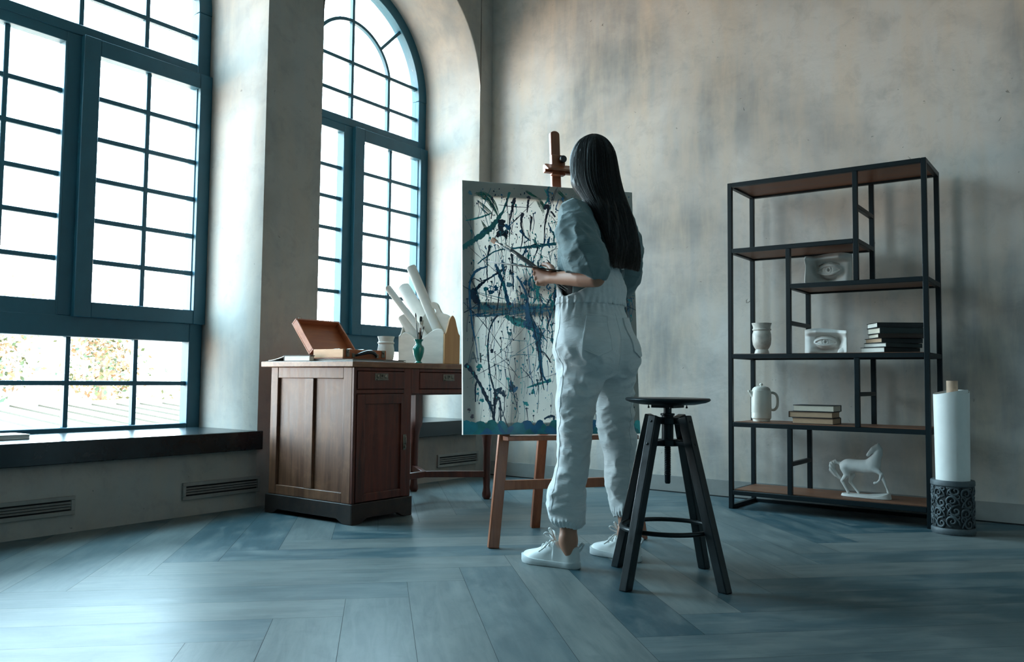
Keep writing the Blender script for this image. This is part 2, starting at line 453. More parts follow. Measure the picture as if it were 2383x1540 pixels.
# windows
def glass():
    t = NT('window_glass'); tr = t.n('ShaderNodeBsdfTransparent'); gl = t.n('ShaderNodeBsdfGlossy'); gl.inputs['Roughness'].default_value = 0.02
    mx = t.n('ShaderNodeMixShader'); mx.inputs[0].default_value = 0.05
    t.link(tr.outputs[0], mx.inputs[1]); t.link(gl.outputs[0], mx.inputs[2])
    t.link(mx.outputs[0], t.out.inputs['Surface']); return t.m
M_glass = glass()
def arc_band(mb, yc, r0, r1, x0, x1, zc=ZS, a0=0.0, a1=PI, n=40):
    vs = []; fs = []
    for k in range(n+1):
        t = a0+(a1-a0)*k/n
        for x, r in ((x0, r0), (x0, r1), (x1, r1), (x1, r0)): vs.append((x, yc+r*math.cos(t), zc+r*math.sin(t)))
    for k in range(n):
        a, b = k*4, k*4+4
        for q in range(4): fs.append((a+q, a+(q+1) % 4, b+(q+1) % 4, b+q))
    fs += [(3, 2, 1, 0), (4*n, 4*n+1, 4*n+2, 4*n+3)]
    mb.add(vs, fs)
def window(i, yc):
    w = empty('window_%d' % i, (XG, yc, 0), 0, 'arched dark teal window of many small panes, number %d along the wall from the far corner' % i if i > 2 else
              ('arched dark teal window behind the desk, nearest the far corner' if i == 1 else 'large dark teal window with small panes left of the plaster pier'), 'window', kind='structure')
    xf, xb = 0.0, -0.08                     # inner face and back of the fixed frame
    fr = MB(); g = 0.69
    for s in (-1, 1): fr.box((xb, min(s*g, s*RO), ZB), (xf, max(s*g, s*RO), ZS))
    arc_band(fr, 0, g, RO+0.01, xb, xf)
    fr.box((xb, -g, 2.535), (xf, g, 2.592)); fr.box((xb, -g, 0.92), (xf, g, 1.03)); fr.box((xb, -g, ZB), (xf, g, 0.444))
    fr.box((xb, -0.085, 1.03), (xf-0.004, 0.0, 2.535))
    o = fr.build('window_frame', M_frame, w, bevel=0.004, seg=1, angle=30)
    bars = MB(); b0, b1, h = -0.055, -0.022, 0.0125
    for y in (-0.375, 0, 0.375):
        top = ZS+0.02+math.sqrt(0.385**2-y*y) if y else ZS+g
        bars.box((b0, y-h, 2.59), (b1, y+h, 3.03 if y else top))
    for z in (2.785, 3.03): bars.box((b0+0.0015, -g, z-0.026), (b1-0.0015, g, z))
    arc_band(bars, 0, 0.375, 0.40, b0+0.0008, b1-0.0008, ZS+0.02, 0.12*PI*0.6, PI-0.12*PI*0.6)
    for a in (45, 135):
        d = Vector((0, math.cos(rad(a)), math.sin(rad(a)))); cc = Vector(((b0+b1)/2, 0, ZS+0.01))
        bars.bar(cc+d*0.39, cc+d*0.70, 0.024, b1-b0, up=(1, 0, 0))
    for y in (-0.375, 0, 0.375): bars.box((b0, y-h, 0.444), (b1, y+h, 0.92))
    bars.box((b0+0.0015, -g, 0.664), (b1-0.0015, g, 0.689))
    bars.build('glazing_bars', M_frame, w, bevel=0.002, seg=1, angle=30)
    for s, y0, y1, xi, zt in ((-1, -0.695, -0.08, -0.002, 2.48), (1, -0.003, 0.775, 0.028, 2.446)):
        cs = MB()
        gy0, gy1 = (-0.61, -0.08) if s < 0 else (0.088, 0.695)
        cb = xi-0.07
        if s < 0:
            cs.box((cb, y0, 1.03), (xi, gy0, 2.535)); cs.box((cb, gy1, 1.03), (xi, y1+0.01, 2.535))
        else:
            cs.box((cb, y0, 1.027), (xi, gy0, 2.536)); cs.box((cb, gy1, 1.027), (xi, y1, 2.536))
        cs.box((cb, gy0, 1.027), (xi-0.002, gy1, 1.108)); cs.box((cb, gy0, zt), (xi-0.002, gy1, 2.535))
        ym = -0.36 if s < 0 else 0.384
        cs.box((cb+0.02, ym-0.013, 1.108), (cb+0.045, ym+0.013, zt))
        for k in range(5): z = 2.232-k*0.2225; cs.box((cb+0.0215, gy0, z-0.026), (cb+0.0435, gy1, z))
        c = cs.build('casement', M_frame, w, bevel=0.003, seg=1, angle=30)
        MB().box((cb+0.029, gy0, 1.1), (cb+0.033, gy1, zt+0.01)).build('casement_pane', M_glass, c, False)
    gl = MB(); gl.box((-0.041, -g, 0.43), (-0.037, g, 0.93)); gl.build('lower_pane', M_glass, w, False)
    gl = MB(); N = 40
    pr = [(g*math.cos(PI*k/N), ZS+g*math.sin(PI*k/N)) for k in range(N+1)]+[(-g, 2.58), (g, 2.58)]
    gl.prism(pr, 0, -0.041, -0.037); gl.build('arched_pane', M_glass, w, False)
    s = MB(); s.box((-0.02, -RO+0.004, 0.332), (-XG+XW+0.0012, RO-0.004, 0.42)); s.box((-XG+XW+0.0015, -RO-0.015, 0.318), (-XG+XW+0.035, RO+0.015, 0.42))
    s.build('window_sill', M_sill, w, bevel=0.003, seg=1)
for i, yc in enumerate(BAYS): window(i+1, yc)

# air grilles under the sills
def grille(y0, y1, z0, z1, label):
    g = empty('air_grille', (XW+0.001, (y0+y1)/2, 0), 0, label, 'air grille', 'air grilles in the wall below the window sills')
    h = (y1-y0)/2; f = MB(); b = 0.018
    f.box((0, -h, z0), (0.014, h, z0+b)); f.box((0, -h, z1-b), (0.014, h, z1)); f.box((0, -h, z0+b), (0.014, -h+b, z1-b)); f.box((0, h-b, z0+b), (0.014, h, z1-b))
    f.build('grille_frame', M_vent, g, bevel=0.0015, seg=1)
    MB().box((0, -h+b, z0+b), (0.002, h-b, z1-b)).build('dark_backing', M_black, g, False)
    n = 3; step = (z1-z0-2*b)/(n+1)
    for k in range(n):
        z = z0+b+step*(k+1)
        MB().bar((0.0075, -h+b, z), (0.0075, h-b, z), 0.008, 0.006, up=(0.5, 0, 1)).build('slat', M_vent, g, False)
grille(4.475, 4.935, 0.095, 0.186, 'slatted air grille under the window behind the desk legs')
grille(2.50, 2.975, 0.085, 0.172, 'slatted air grille below the sill end, left of the wooden desk')
grille(1.46, 1.955, 0.083, 0.168, 'slatted air grille below the window sill at the left edge of the photo')

# pale closed book on the sill
M_paper = simple('white_paper', '#e6e3dc', 0.8, var=0.04)
p = on_z(70, 1021, 0.4205)
bk = empty('closed_book', (p.x, p.y, 0.4205), 0, 'thin white book lying on the dark sill of the large left window', 'book')
MB().box((-0.155, -0.28, 0.0), (0.0, 0.0, 0.004)).box((-0.155, -0.28, 0.018), (0, 0, 0.022)).build('cover', simple('book_cover_white', '#d9d8d2', 0.5, var=0.03), bk, bevel=0.001, seg=1)
MB().box((-0.153, -0.278, 0.004), (-0.002, -0.002, 0.018)).build('page_block', M_paper, bk)
MB().box((-0.12, -0.0015, 0.006), (-0.06, 0.0006, 0.016)).build('printed_mark', simple('ink_grey', '#55585a', 0.6), bk, False)
# ------------------------------------------------------------------ desk
M_dw = wood('desk_wood_dark', '#38190f', '#6b2f1e', 0.42, 2, 1.0, 0.35, '#6d4030', coat=0.15)
M_dside = wood('desk_wood_worn', '#4c2c1e', '#7f5238', 0.46, 2, 1.0, 0.45, '#996a48', coat=0.08)
M_dtop = wood('desk_top_wood', '#5e3d2c', '#94694c', 0.4, 1, 1.0, 0.6, '#b18a66', coat=0.2)
M_plin = wood('desk_plinth_wood', '#1a1413', '#33251f', 0.5, 1, 1.0, 0.4, '#4d3a30')
M_brass = simple('tarnished_metal', '#8b857a', 0.35, 0.9, var=0.25, scale=40)
M_dmet = simple('dark_metal', '#3b3833', 0.45, 0.8, var=0.2, scale=40)
desk = empty('writing_desk', (-3.38, 3.4, 0), 0, 'old dark brown wooden desk with one cupboard pedestal and two drawers', 'desk')
def L_(x, y, z): return (x+3.38, y-3.4, z)
def dbox(mb, x0, x1, y0, y1, z0, z1, mi=0): return mb.box(L_(x0, y0, z0), L_(x1, y1, z1), mi)
XF, YN = -3.06, 2.885
mb = MB(); dbox(mb, -3.765, XF+0.012, YN-0.02, 4.09, 0.773, 0.803); mb.build('tabletop', M_dtop, desk, bevel=0.004)
mb = MB()                                              # pedestal side with two sunk panels (faces the viewer)
ys = YN
for x0, x1 in ((-3.70, -3.643), (-3.137, -3.075)): dbox(mb, x0, x1, ys, ys+0.03, 0.1, 0.773)
dbox(mb, -3.643, -3.137, ys+0.001, ys+0.03, 0.715, 0.773); dbox(mb, -3.643, -3.137, ys+0.001, ys+0.03, 0.1, 0.15)
dbox(mb, -3.421, -3.36, ys+0.001, ys+0.03, 0.15, 0.715)
mb.build('side_frame', M_dside, desk, bevel=0.003)
mb = MB(); dbox(mb, -3.65, -3.13, ys+0.014, ys+0.028, 0.13, 0.73); mb.build('side_panel', M_dside, desk)
mb = MB(); dbox(mb, -3.70, -3.075, ys+0.03, 3.30, 0.1, 0.773); dbox(mb, -3.078, XF, ys+0.001, 2.904, 0.1, 0.773)
dbox(mb, -3.078, XF, 3.243, 3.30, 0.1, 0.773); dbox(mb, -3.078, XF, 2.904, 3.243, 0.641, 0.661); dbox(mb, -3.078, XF, 2.904, 3.243, 0.756, 0.773)
mb.build('carcase', M_dw, desk, bevel=0.003)
# plinth with scooped feet
def skirt(mb, a0, a1, plane, t):
    ft = 0.07; pl = [(a0, 0.0), (a0+ft*0.8, 0.0), (a0+ft*1.15, 0.010), (a0+ft*1.5, 0.024), (a1-ft*1.5, 0.024), (a1-ft*1.15, 0.010), (a1-ft*0.8, 0.0), (a1, 0.0), (a1, 0.1), (a0, 0.1)]
    mb.prism(pl, plane, *t)
mb = MB(); skirt(mb, -3.712+3.38, -3.052+3.38, 1, (YN-0.012-3.4, YN+0.02-3.4)); skirt(mb, YN-0.011-3.4, 3.305-3.4, 0, (-3.08+3.38, -3.048+3.38))
dbox(mb, -3.712, -3.69, YN+0.02, 3.305, 0.0, 0.1); dbox(mb, -3.69, -3.08, 3.28, 3.305, 0.02, 0.1); dbox(mb, -3.69, -3.08, YN+0.02, 3.28, 0.06, 0.1)
mb.build('plinth', M_plin, desk, bevel=0.003)
mb = MB()                                              # door, frame and sunk panel
for y0, y1, z0, z1 in ((2.907,2.962,0.104,0.638),(3.222,3.262,0.104,0.638),(2.962,3.222,0.588,0.638),(2.962,3.222,0.104,0.145)): dbox(mb, -3.075, XF+0.004, y0, y1, z0, z1)
dbox(mb, -3.075, XF-0.006, 2.95, 3.23, 0.12, 0.6)
door = mb.build('cupboard_door', M_dw, desk, bevel=0.003)
mb = MB(); dbox(mb, XF+0.004, XF+0.008, 3.236, 3.258, 0.345, 0.425)
mb.tube([L_(XF+0.012, 3.247, 0.418), L_(XF+0.02, 3.242, 0.405), L_(XF+0.02, 3.242, 0.385), L_(XF+0.012, 3.247, 0.376)], 0.004, 6)
mb.lathe([(0, 0), (0.007, 0), (0.007, 0.006), (0, 0.007)], 10, M=Matrix.Translation(L_(XF+0.008, 3.247, 0.36)) @ Matrix.Rotation(PI/2, 4, 'Y'))
mb.build('lock_plate', M_brass, door, bevel=0.001, seg=1)
def drawer(y0, y1, hy):
    mb = MB(); dbox(mb, -3.3, XF+0.003, y0, y1, 0.664, 0.753)
    d = mb.build('drawer', M_dw, desk, bevel=0.004)
    h = MB(); yc = hy; w = 0.047
    dbox(h, XF+0.003, XF+0.006, yc-w, yc+w, 0.708, 0.744)
    for s in (-0.58, 0.58): h.lathe([(0, 0), (0.0095, 0), (0.0085, 0.004), (0.005, 0.006), (0, 0.007)], 14, M=Matrix.Translation(L_(XF+0.006, yc+s*w, 0.729)) @ Matrix.Rotation(PI/2, 4, 'Y'))
    dbox(h, XF+0.006, XF+0.015, yc-w*0.86, yc+w*0.86, 0.7095, 0.7145); dbox(h, XF+0.006, XF+0.009, yc-0.010, yc+0.010, 0.7175, 0.7405)
    h.build('drawer_handle', M_brass, d, bevel=0.001, seg=1)
    k = MB().lathe([(0, 0), (0.0065, 0), (0.0065, 0.003), (0, 0.004)], 12, M=Matrix.Translation(L_(XF+0.006, yc, 0.732)) @ Matrix.Rotation(PI/2, 4, 'Y'))
    k.build('keyhole', M_dmet, d)
drawer(2.908, 3.243, 3.071); drawer(3.364, 3.83, 3.6)
mb = MB(); yA, yB = 3.30, 4.06                          # apron over the knee space, arched toward the pedestal
dbox(mb, -3.078, XF, yA, 3.362, 0.637, 0.773); dbox(mb, -3.078, XF, 3.832, yB, 0.637, 0.773); dbox(mb, -3.078, XF, 3.362, 3.832, 0.637, 0.662); dbox(mb, -3.078, XF, 3.362, 3.832, 0.755, 0.773)
mb.build('front_apron', M_dw, desk, bevel=0.003)
mb = MB(); dbox(mb, -3.70, -3.085, yA, yB-0.001, 0.63, 0.645); mb.build('drawer_bottom', M_dw, desk)
mb = MB(); dbox(mb, -3.70, -3.68, yA, yB, 0.645, 0.773); dbox(mb, -3.68, -3.078, yB-0.02, yB, 0.645, 0.773); mb.build('rear_apron', M_dw, desk, bevel=0.003)
def leg(x, y):
    sq = 0.033; mb = MB()
    mb.box(L_(x-sq, y-sq, 0.50), L_(x+sq, y+sq, 0.637))
    def ring(r, z, sqr): 
        out = []
        for k in range(24):
            t = 2*PI*k/24; c, s = math.cos(t), math.sin(t); q = 1/max(abs(c), abs(s)); rr = r*(1+(q-1)*sqr); out.append(Vector(L_(x+rr*c, y+rr*s, z)))
        return out
    secs = [(0.033,0.50,1),(0.036,0.46,.9),(0.037,0.43,.7),(0.030,0.395,.5),(0.026,0.36,.3),(0.024,0.30,0),(0.0235,0.20,0),(0.022,0.12,0),(0.0205,0.07,0),(0.023,0.05,0),(0.027,0.032,0),(0.0265,0.015,0),(0.019,0.002,0),(0.0,0.0,0)]
    vs = []; fs = []
    for r, z, q in secs: vs += ring(max(r, 1e-4), z, q)
    for i in range(len(secs)-1):
        for k in range(24): k2 = (k+1) % 24; fs.append((i*24+k, i*24+k2, (i+1)*24+k2, (i+1)*24+k))
    mb.add(vs, fs); mb.build('leg', M_dw, desk, angle=50)
leg(-3.665, 3.99); leg(-3.11, 4.03)
mb = MB(); zz = 0.148                                   # Y-shaped stretcher
pc = (-3.39, 3.78, zz)
for q in ((-3.665, 3.99, zz), (-3.11, 4.03, zz), (-3.36, 3.30, zz)):
    mb.bar(L_(*pc), L_(*q), 0.03, 0.036)
mb.build('stretcher', M_dw, desk, bevel=0.002, seg=1)

# things on the desk ---------------------------------------------------
ZT = 0.8035
M_box = wood('paint_box_wood', '#8a4526', '#b5683f', 0.4, 1, 1.0, coat=0.2)
M_boxl = wood('paint_box_end_wood', '#c08a62', '#dcae86', 0.5, 0, 1.0)
M_leather = simple('dark_leather', '#20262a', 0.4, var=0.15, bump=0.1)
M_card = simple('dark_book_cover', '#20292d', 0.55, var=0.1)
bx = empty('paint_box', (-3.312, 3.09, ZT+0.013), 0, 'open wooden paint box with leather handle and raised lid on the desk', 'paint box')
bw, bl, bh, th = 0.226, 0.31, 0.050, 0.010              # x size, y size
mb = MB(); x0, x1, y0, y1 = -bw/2, bw/2, -bl/2, bl/2
mb.box((x0, y0, 0), (x1, y1, 0.006)); mb.box((x0, y1-th, 0.006), (x1, y1, bh)); mb.box((x0, y0+th, 0.006), (x0+th, y1-th, bh)); mb.box((x1-th, y0+th, 0.006), (x1, y1-th, bh))
mb.build('tray', M_box, bx, bevel=0.0015, seg=1)
MB().box((x0, y0, 0.006), (x1, y0+th, bh)).build('tray_end', M_boxl, bx, bevel=0.0015, seg=1)
hinge = Matrix.Translation((x0, 0, bh)) @ Matrix.Rotation(rad(-131), 4, 'Y')   # lid swung back past upright
mb = MB()
mb.box((0, y0, 0.036), (bw, y1, 0.044), M=hinge)
for a, b in (((0, y0, 0), (th, y1, 0.036)), ((bw-th, y0, 0), (bw, y1, 0.036)), ((th, y0, 0), (bw-th, y0+th, 0.036)), ((th, y1-th, 0), (bw-th, y1, 0.036))): mb.box(a, b, M=hinge)
lid = mb.build('lid', M_box, bx, bevel=0.0015, seg=1)
for s in (-0.105, 0.105):
    c = MB(); c.tube([hinge @ Vector((bw+0.002, s-0.01, 0.02)), hinge @ Vector((bw+0.022, s-0.008, 0.016)), hinge @ Vector((bw+0.026, s, 0.012)), hinge @ Vector((bw+0.022, s+0.008, 0.016)), hinge @ Vector((bw+0.002, s+0.01, 0.02))], 0.0022, 6)
    c.box((bw, s-0.012, 0.012), (bw+0.003, s+0.012, 0.028), M=hinge); c.build('hasp', M_brass, lid)
mb = MB(); hp = []
for k in range(13):
    t = k/12; hp.append((x1+0.006+0.03*math.sin(PI*t)**0.7, -0.075+0.15*t, 0.018+0.020*math.sin(PI*t)))
mb.tube(hp, [0.006+0.005*math.sin(PI*k/12) for k in range(13)], 8); mb.build('carry_handle', M_leather, bx)
for yy in (-0.085, 0.085):
    MB().box((x1, yy-0.009, 0.008), (x1+0.006, yy+0.009, 0.03)).build('handle_mount', M_brass, bx, bevel=0.001, seg=1)
for yy in (-0.125, 0.13):
    mb = MB().box((x1, yy-0.011, 0.012), (x1+0.004, yy+0.011, 0.05)); mb.tube([(x1+0.006, yy-0.008, 0.042), (x1+0.008, yy, 0.03), (x1+0.006, yy+0.008, 0.042)], 0.002, 6); mb.build('clasp', M_brass, bx)
M_tube = simple('paint_tube_foil', '#c9c5bc', 0.35, 0.3, var=0.15)
for k, (xx, yy, rz, lb) in enumerate(((-0.02, -0.09, 0.35, 'crumpled pale paint tube lying in the near end of the open paint box'), (0.045, -0.06, -0.2, 'pale paint tube beside the clasp in the open paint box'), (0.03, 0.03, 0.5, 'pale paint tube in the middle of the open paint box'))):
    t = empty('paint_tube', (-3.312+xx, 3.09+yy, ZT+0.013+0.043), rz, lb, 'paint tube', 'paint tubes in the wooden box')
    mb = MB(); vs = []; fs = []
    for i, (xq, w, h) in enumerate(((-0.05, 0.016, 0.0015), (-0.03, 0.015, 0.007), (0.0, 0.0135, 0.0115), (0.03, 0.0125, 0.0125), (0.038, 0.006, 0.006))):
        for j in range(12): a = 2*PI*j/12; vs.append((xq, w*math.cos(a), h*math.sin(a)))
    for i in range(4):
        for j in range(12): j2 = (j+1) % 12; fs.append((i*12+j, i*12+j2, (i+1)*12+j2, (i+1)*12+j))
    fs += [tuple(range(11, -1, -1)), tuple(48+j for j in range(12))]; mb.add(vs, fs).build('tube_body', M_tube, t)
    MB().tube([(0.038, 0, 0), (0.052, 0, 0)], 0.0075, 10).build('tube_cap', simple('tube_cap_dark', '#2c2f31', 0.5), t)

# album with pages, closed black-backed sketchbook, loose sheet
ab = empty('portfolio_album', (-3.33, 3.1, ZT), 0, 'flat dark album lying under the open paint box', 'album')
mb = MB().box((-0.22, -0.19, 0.0), (0.235, 0.19, 0.003)).box((-0.22, -0.19, 0.009), (0.235, 0.19, 0.012)); mb.build('cover', M_card, ab, bevel=0.001, seg=1)
MB().box((-0.21, -0.185, 0.003), (0.225, 0.185, 0.009)).build('page_block', M_paper, ab)
sk = empty('sketchbook', (-3.50, 2.878, ZT), 0.03, 'black covered sketchbook with white page edges at the front left of the desk top', 'sketchbook')
mb = MB().box((-0.09, -0.0, 0), (0.115, 0.032, 0.003)).box((-0.09, 0.0, 0.027), (0.115, 0.032, 0.031)).box((-0.09, 0.0, 0.003), (-0.084, 0.032, 0.027)); mb.build('cover', M_card, sk, bevel=0.0008, seg=1)
MB().box((-0.084, 0.001, 0.003), (0.108, 0.032, 0.027)).build('page_block', M_paper, sk)
sh = empty('open_notebook', (-3.665, 2.92, ZT), 0, 'thin open notebook with white curling pages at the left end of the desk', 'notebook')
mb = MB(); n = 10; vs = []; fs = []
for i in range(n+1):
    t = i/n; x = -0.07+0.135*t; z = 0.003+0.024*t**1.6
    for y in (-0.03, 0.16): vs += [(x, y, z), (x, y, z+0.004)]
for i in range(n): a = i*4; b = a+4; fs += [(a, b, b+2, a+2), (a+1, a+3, b+3, b+1), (a, a+1, b+1, b), (a+2, b+2, b+3, a+3)]
fs += [(0, 2, 3, 1), (4*n, 4*n+1, 4*n+3, 4*n+2)]; mb.add(vs, fs).build('raised_pages', M_paper, sh)
MB().box((-0.085, -0.032, 0), (0.065, 0.165, 0.0025)).build('cover', M_card, sh)

# white pot
M_cer = simple('white_ceramic', '#e2dfd8', 0.3, var=0.05, scale=14)
M_pls = simple('white_plaster_cast', '#dcdad5', 0.75, var=0.06, scale=14, bump=0.04, bscale=50)
pot = MB().lathe([(0, 0), (0.030, 0), (0.034, 0.004), (0.043, 0.022), (0.047, 0.05), (0.0465, 0.075), (0.0425, 0.098), (0.041, 0.104), (0.0465, 0.109), (0.047, 0.114), (0.041, 0.119), (0.042, 0.13), (0.0475, 0.145), (0.0475, 0.148), (0.044, 0.148), (0.038, 0.128), (0.037, 0.10), (0.042, 0.06), (0.035, 0.012), (0, 0.01)], 36).build('ceramic_pot', M_cer)
pot.location = (-3.30, 3.345, ZT); tag(pot, 'white waisted ceramic pot behind the leather handle of the paint box', 'pot')

# scalloped wooden holder with paper rolls
M_org = simple('whitewashed_plywood', '#d6d0c6', 0.6, var=0.1, scale=6, stretch=(1, 1, 5))
M_tan = wood('tan_plywood', '#b98657', '#d0a06c', 0.5, 2, 0.7)
og = empty('paper_roll_holder', (-3.232, 3.625, ZT), 0, 'whitewashed scalloped wooden holder full of paper rolls on the desk', 'paper holder')
hx, hy, t = 0.168, 0.066, 0.012
def smooth_poly(pts, n=6):
    """Catmull-Rom through pts"""
    out = []
    for i in range(len(pts)-1):
        p0, p1, p2, p3 = pts[max(i-1, 0)], pts[i], pts[i+1], pts[min(i+2, len(pts)-1)]
        for k in range(n):
            u = k/n
            out.append(tuple(0.5*((2*p1[j])+(-p0[j]+p2[j])*u+(2*p0[j]-5*p1[j]+4*p2[j]-p3[j])*u*u+(-p0[j]+3*p1[j]-3*p2[j]+p3[j])*u**3) for j in range(len(p1))))
    return out+[tuple(pts[-1])]
top = smooth_poly([(-hx, 0.150), (-hx+0.012, 0.170), (-hx+0.04, 0.183), (-hx+0.09, 0.165), (-hx+0.135, 0.138), (-hx+0.18, 0.146), (-hx+0.235, 0.180), (-hx+0.285, 0.197), (hx-0.015, 0.192), (hx, 0.176)])
MB().prism([(-hx, 0)]+top+[(hx, 0)], 1, -hy, -hy+t).build('front_panel', M_org, og, bevel=0.002, seg=1)
side = smooth_poly([(-hy, 0.165), (-hy+0.012, 0.176), (-hy+0.028, 0.215), (-hy+0.044, 0.256), (0, 0.275), (hy-0.044, 0.256), (hy-0.028, 0.215), (hy-0.012, 0.176), (hy, 0.165)])
for s, x0 in ((1, hx-0.001), (-1, -hx-0.011)):
    MB().prism([(-hy, 0)]+side+[(hy, 0)], 0, x0, x0+t).build('side_panel', M_tan if s > 0 else M_org, og, bevel=0.002, seg=1)
back = smooth_poly([(-0.150, 0.150), (-0.13, 0.235), (-0.085, 0.295), (-0.07, 0.318), (-0.052, 0.352), (-0.02, 0.366), (0.012, 0.352), (0.03, 0.322), (0.05, 0.298), (0.085, 0.288), (0.115, 0.262), (0.155, 0.19)])
bm_ = bmesh.new(); hc = (-0.02, 0.322, 0.024)
outer = [(-0.168, 0.0), (-0.168, 0.12)]+back+[(0.168, 0.0)]
vo = [bm_.verts.new((a, 0, b)) for a, b in outer]; eo = [bm_.edges.new((vo[i], vo[(i+1) % len(vo)])) for i in range(len(vo))]
vi = [bm_.verts.new((hc[0]+hc[2]*math.cos(2*PI*k/20), 0, hc[1]-0.012+hc[2]*0.75*math.sin(2*PI*k/20))) for k in range(20)]
ei = [bm_.edges.new((vi[i], vi[(i+1) % 20])) for i in range(20)]
bmesh.ops.triangle_fill(bm_, edges=eo+ei, use_beauty=True)
ex = bmesh.ops.extrude_face_region(bm_, geom=bm_.faces[:]); bmesh.ops.translate(bm_, verts=[g for g in ex['geom'] if isinstance(g, bmesh.types.BMVert)], vec=(0, t, 0))
bmesh.ops.recalc_face_normals(bm_, faces=bm_.faces[:]); me = bpy.data.meshes.new('x'); bm_.to_mesh(me); bm_.free()
for v in me.vertices: v.co.y += hy-t
finish('back_panel', me, M_org, og, True, 30)
MB().box((-hx, -hy+t, 0.004), (hx-0.001, hy-t, 0.014)).build('bottom_board', M_org, og)

def paper_roll(name, a, b, r, label, turns=1.6, group='paper rolls in the scalloped holder'):
    """a sheet rolled up along the axis a->b"""
    a = Vector(a); b = Vector(b); d = (b-a); L = d.length; d.normalize(); c = (a+b)/2
    x = d.orthogonal().normalized(); y = d.cross(x)
    n = int(44*turns); vs = []; fs = []; th_ = 0.0012
    for k in range(n+1):
        q = 2*PI*turns*k/n+0.6; rr = r*(1-0.20*k/n)
        for z in (-L/2, L/2):
            for e in (0, th_): vs.append(x*((rr-e)*math.cos(q))+y*((rr-e)*math.sin(q))+d*(z+0.002*math.sin(3*q)))
    for k in range(n):
        i = k*4; j = i+4
        fs += [(i, j, j+2, i+2), (i+1, i+3, j+3, j+1), (i, i+1, j+1, j), (i+2, j+2, j+3, i+3)]
    o = MB().add(vs, fs).build(name, M_paper, None, angle=50); o.location = c
    return tag(o, label, 'paper roll', group)
O_ = Vector((-3.232, 3.625, ZT))
def roll(p0, p1, r, lb, y, turns=1.6, y2=None, base=None):
    a = on_y(*p0, y); b = base if base is not None else on_y(*p1, y2 or y)
    return paper_roll('paper_roll', a, b, r, lb, turns)
c4 = lambda x, y: (600+x/4.529, 560+y/4.529)
roll(c4(1617, 285), None, 0.031, 'long slim paper roll rising highest from the holder, leaning left before the window', 3.71, 2.2, base=O_+Vector((0.120, 0.030, 0.055)))
roll(c4(1375, 498), None, 0.022, 'thin paper roll with a curled end leaning furthest left out of the holder', 3.60, 1.4, base=O_+Vector((0.110, -0.028, 0.045)))
roll(c4(1545, 505), None, 0.046, 'wide bluish white paper roll behind the hole of the holder back', 3.85, 1.3, base=O_+Vector((0.02, 0.118, 0.06)))
roll(c4(1545, 800), None, 0.045, 'fat white paper roll lowest in the holder above the scalloped front', 3.625, 1.5, base=O_+Vector((-0.04, 0.0, 0.070)))

# green vase with brushes
M_grn = simple('green_glaze', '#16786c', 0.16, var=0.1, scale=10, coat=0.5)
vz = (-3.105, 3.40, ZT)
vase = MB().lathe([(0, 0), (0.019, 0), (0.021, 0.003), (0.014, 0.010), (0.015, 0.016), (0.024, 0.036), (0.030, 0.062), (0.0315, 0.080), (0.028, 0.091), (0.020, 0.098), (0.0165, 0.106), (0.017, 0.116), (0.025, 0.127), (0.0255, 0.130), (0.023, 0.130), (0.0135, 0.113), (0.0135, 0.105), (0.024, 0.085), (0.024, 0.06), (0.012, 0.02), (0, 0.018)], 32).build('green_vase', M_grn)
vase.location = vz; tag(vase, 'small green glazed vase holding brushes at the desk edge', 'vase')
M_hand = [simple('brush_handle_grey', '#8d9290', 0.4), simple('brush_handle_black', '#15191b', 0.3), simple('brush_handle_red', '#7c1f22', 0.35), simple('brush_handle_wood', '#6f4b33', 0.45)]
M_ferr = simple('brush_ferrule', '#c8c6c0', 0.25, 0.9, var=0.05)
M_bri = [simple('bristle_brown', '#8a5a34', 0.7, var=0.3, scale=80), simple('bristle_pale', '#d3ccc0', 0.7, var=0.2, scale=80), simple('bristle_dark', '#20262a', 0.7, var=0.2)]
def brush(tail, tip, w, hm, bmx, label, group, flat=True, r=0.0032):
    """handle tail -> bristle tip"""
    a = Vector(tail); b = Vector(tip); L = (b-a).length; d = (b-a).normalized()
    e = empty('paintbrush', tail, 0, label, 'brush', group)
    R = d.to_track_quat('Z', 'Y').to_matrix().to_4x4()
    if flat:                                             # broad side of the flat head toward the viewer
        X = d.cross((a+b)/2-CAM).normalized(); R = Matrix((X, d.cross(X), d)).transposed().to_4x4()
    bl, fl = min(0.032, L*0.12)*(1 if flat else .8), 0.035
    H = L-bl-fl; mb = MB()
    mb.lathe([(0, 0), (r*0.55, 0.001), (r*0.75, H*0.25), (r*1.35, H*0.75), (r*1.2, H*0.92), (r*1.05, H), (0, H)], 10, M=R); mb.build('handle', hm, e)
    def sect(z, wx, wy, n=14): return [R @ Vector((wx*math.cos(2*PI*k/n), wy*math.sin(2*PI*k/n), z)) for k in range(n)]
    def skin(rows, name, mat):
        vs = [p for rw in rows for p in rw]; n = 14; fs = []
        for i in range(len(rows)-1):
            for k in range(n): k2 = (k+1) % n; fs.append((i*n+k, i*n+k2, (i+1)*n+k2, (i+1)*n+k))
        fs += [tuple(range(n-1, -1, -1)), tuple((len(rows)-1)*n+k for k in range(n))]
        MB().add(vs, fs).build(name, mat, e)
    t_ = w*0.35 if flat else w
    skin([sect(H, r*1.15, r*1.15), sect(H+fl*0.5, r*1.15, r*1.15), sect(H+fl, w, t_)], 'ferrule', M_ferr)
    skin([sect(H+fl, w*0.95, t_*0.9), sect(H+fl+bl*0.5, w*1.08, t_), sect(L, w*(0.9 if flat else .2), t_*0.25)], 'bristles', bmx)
    return e
B_ = Vector(vz)
gv = 'brushes standing in the green vase'
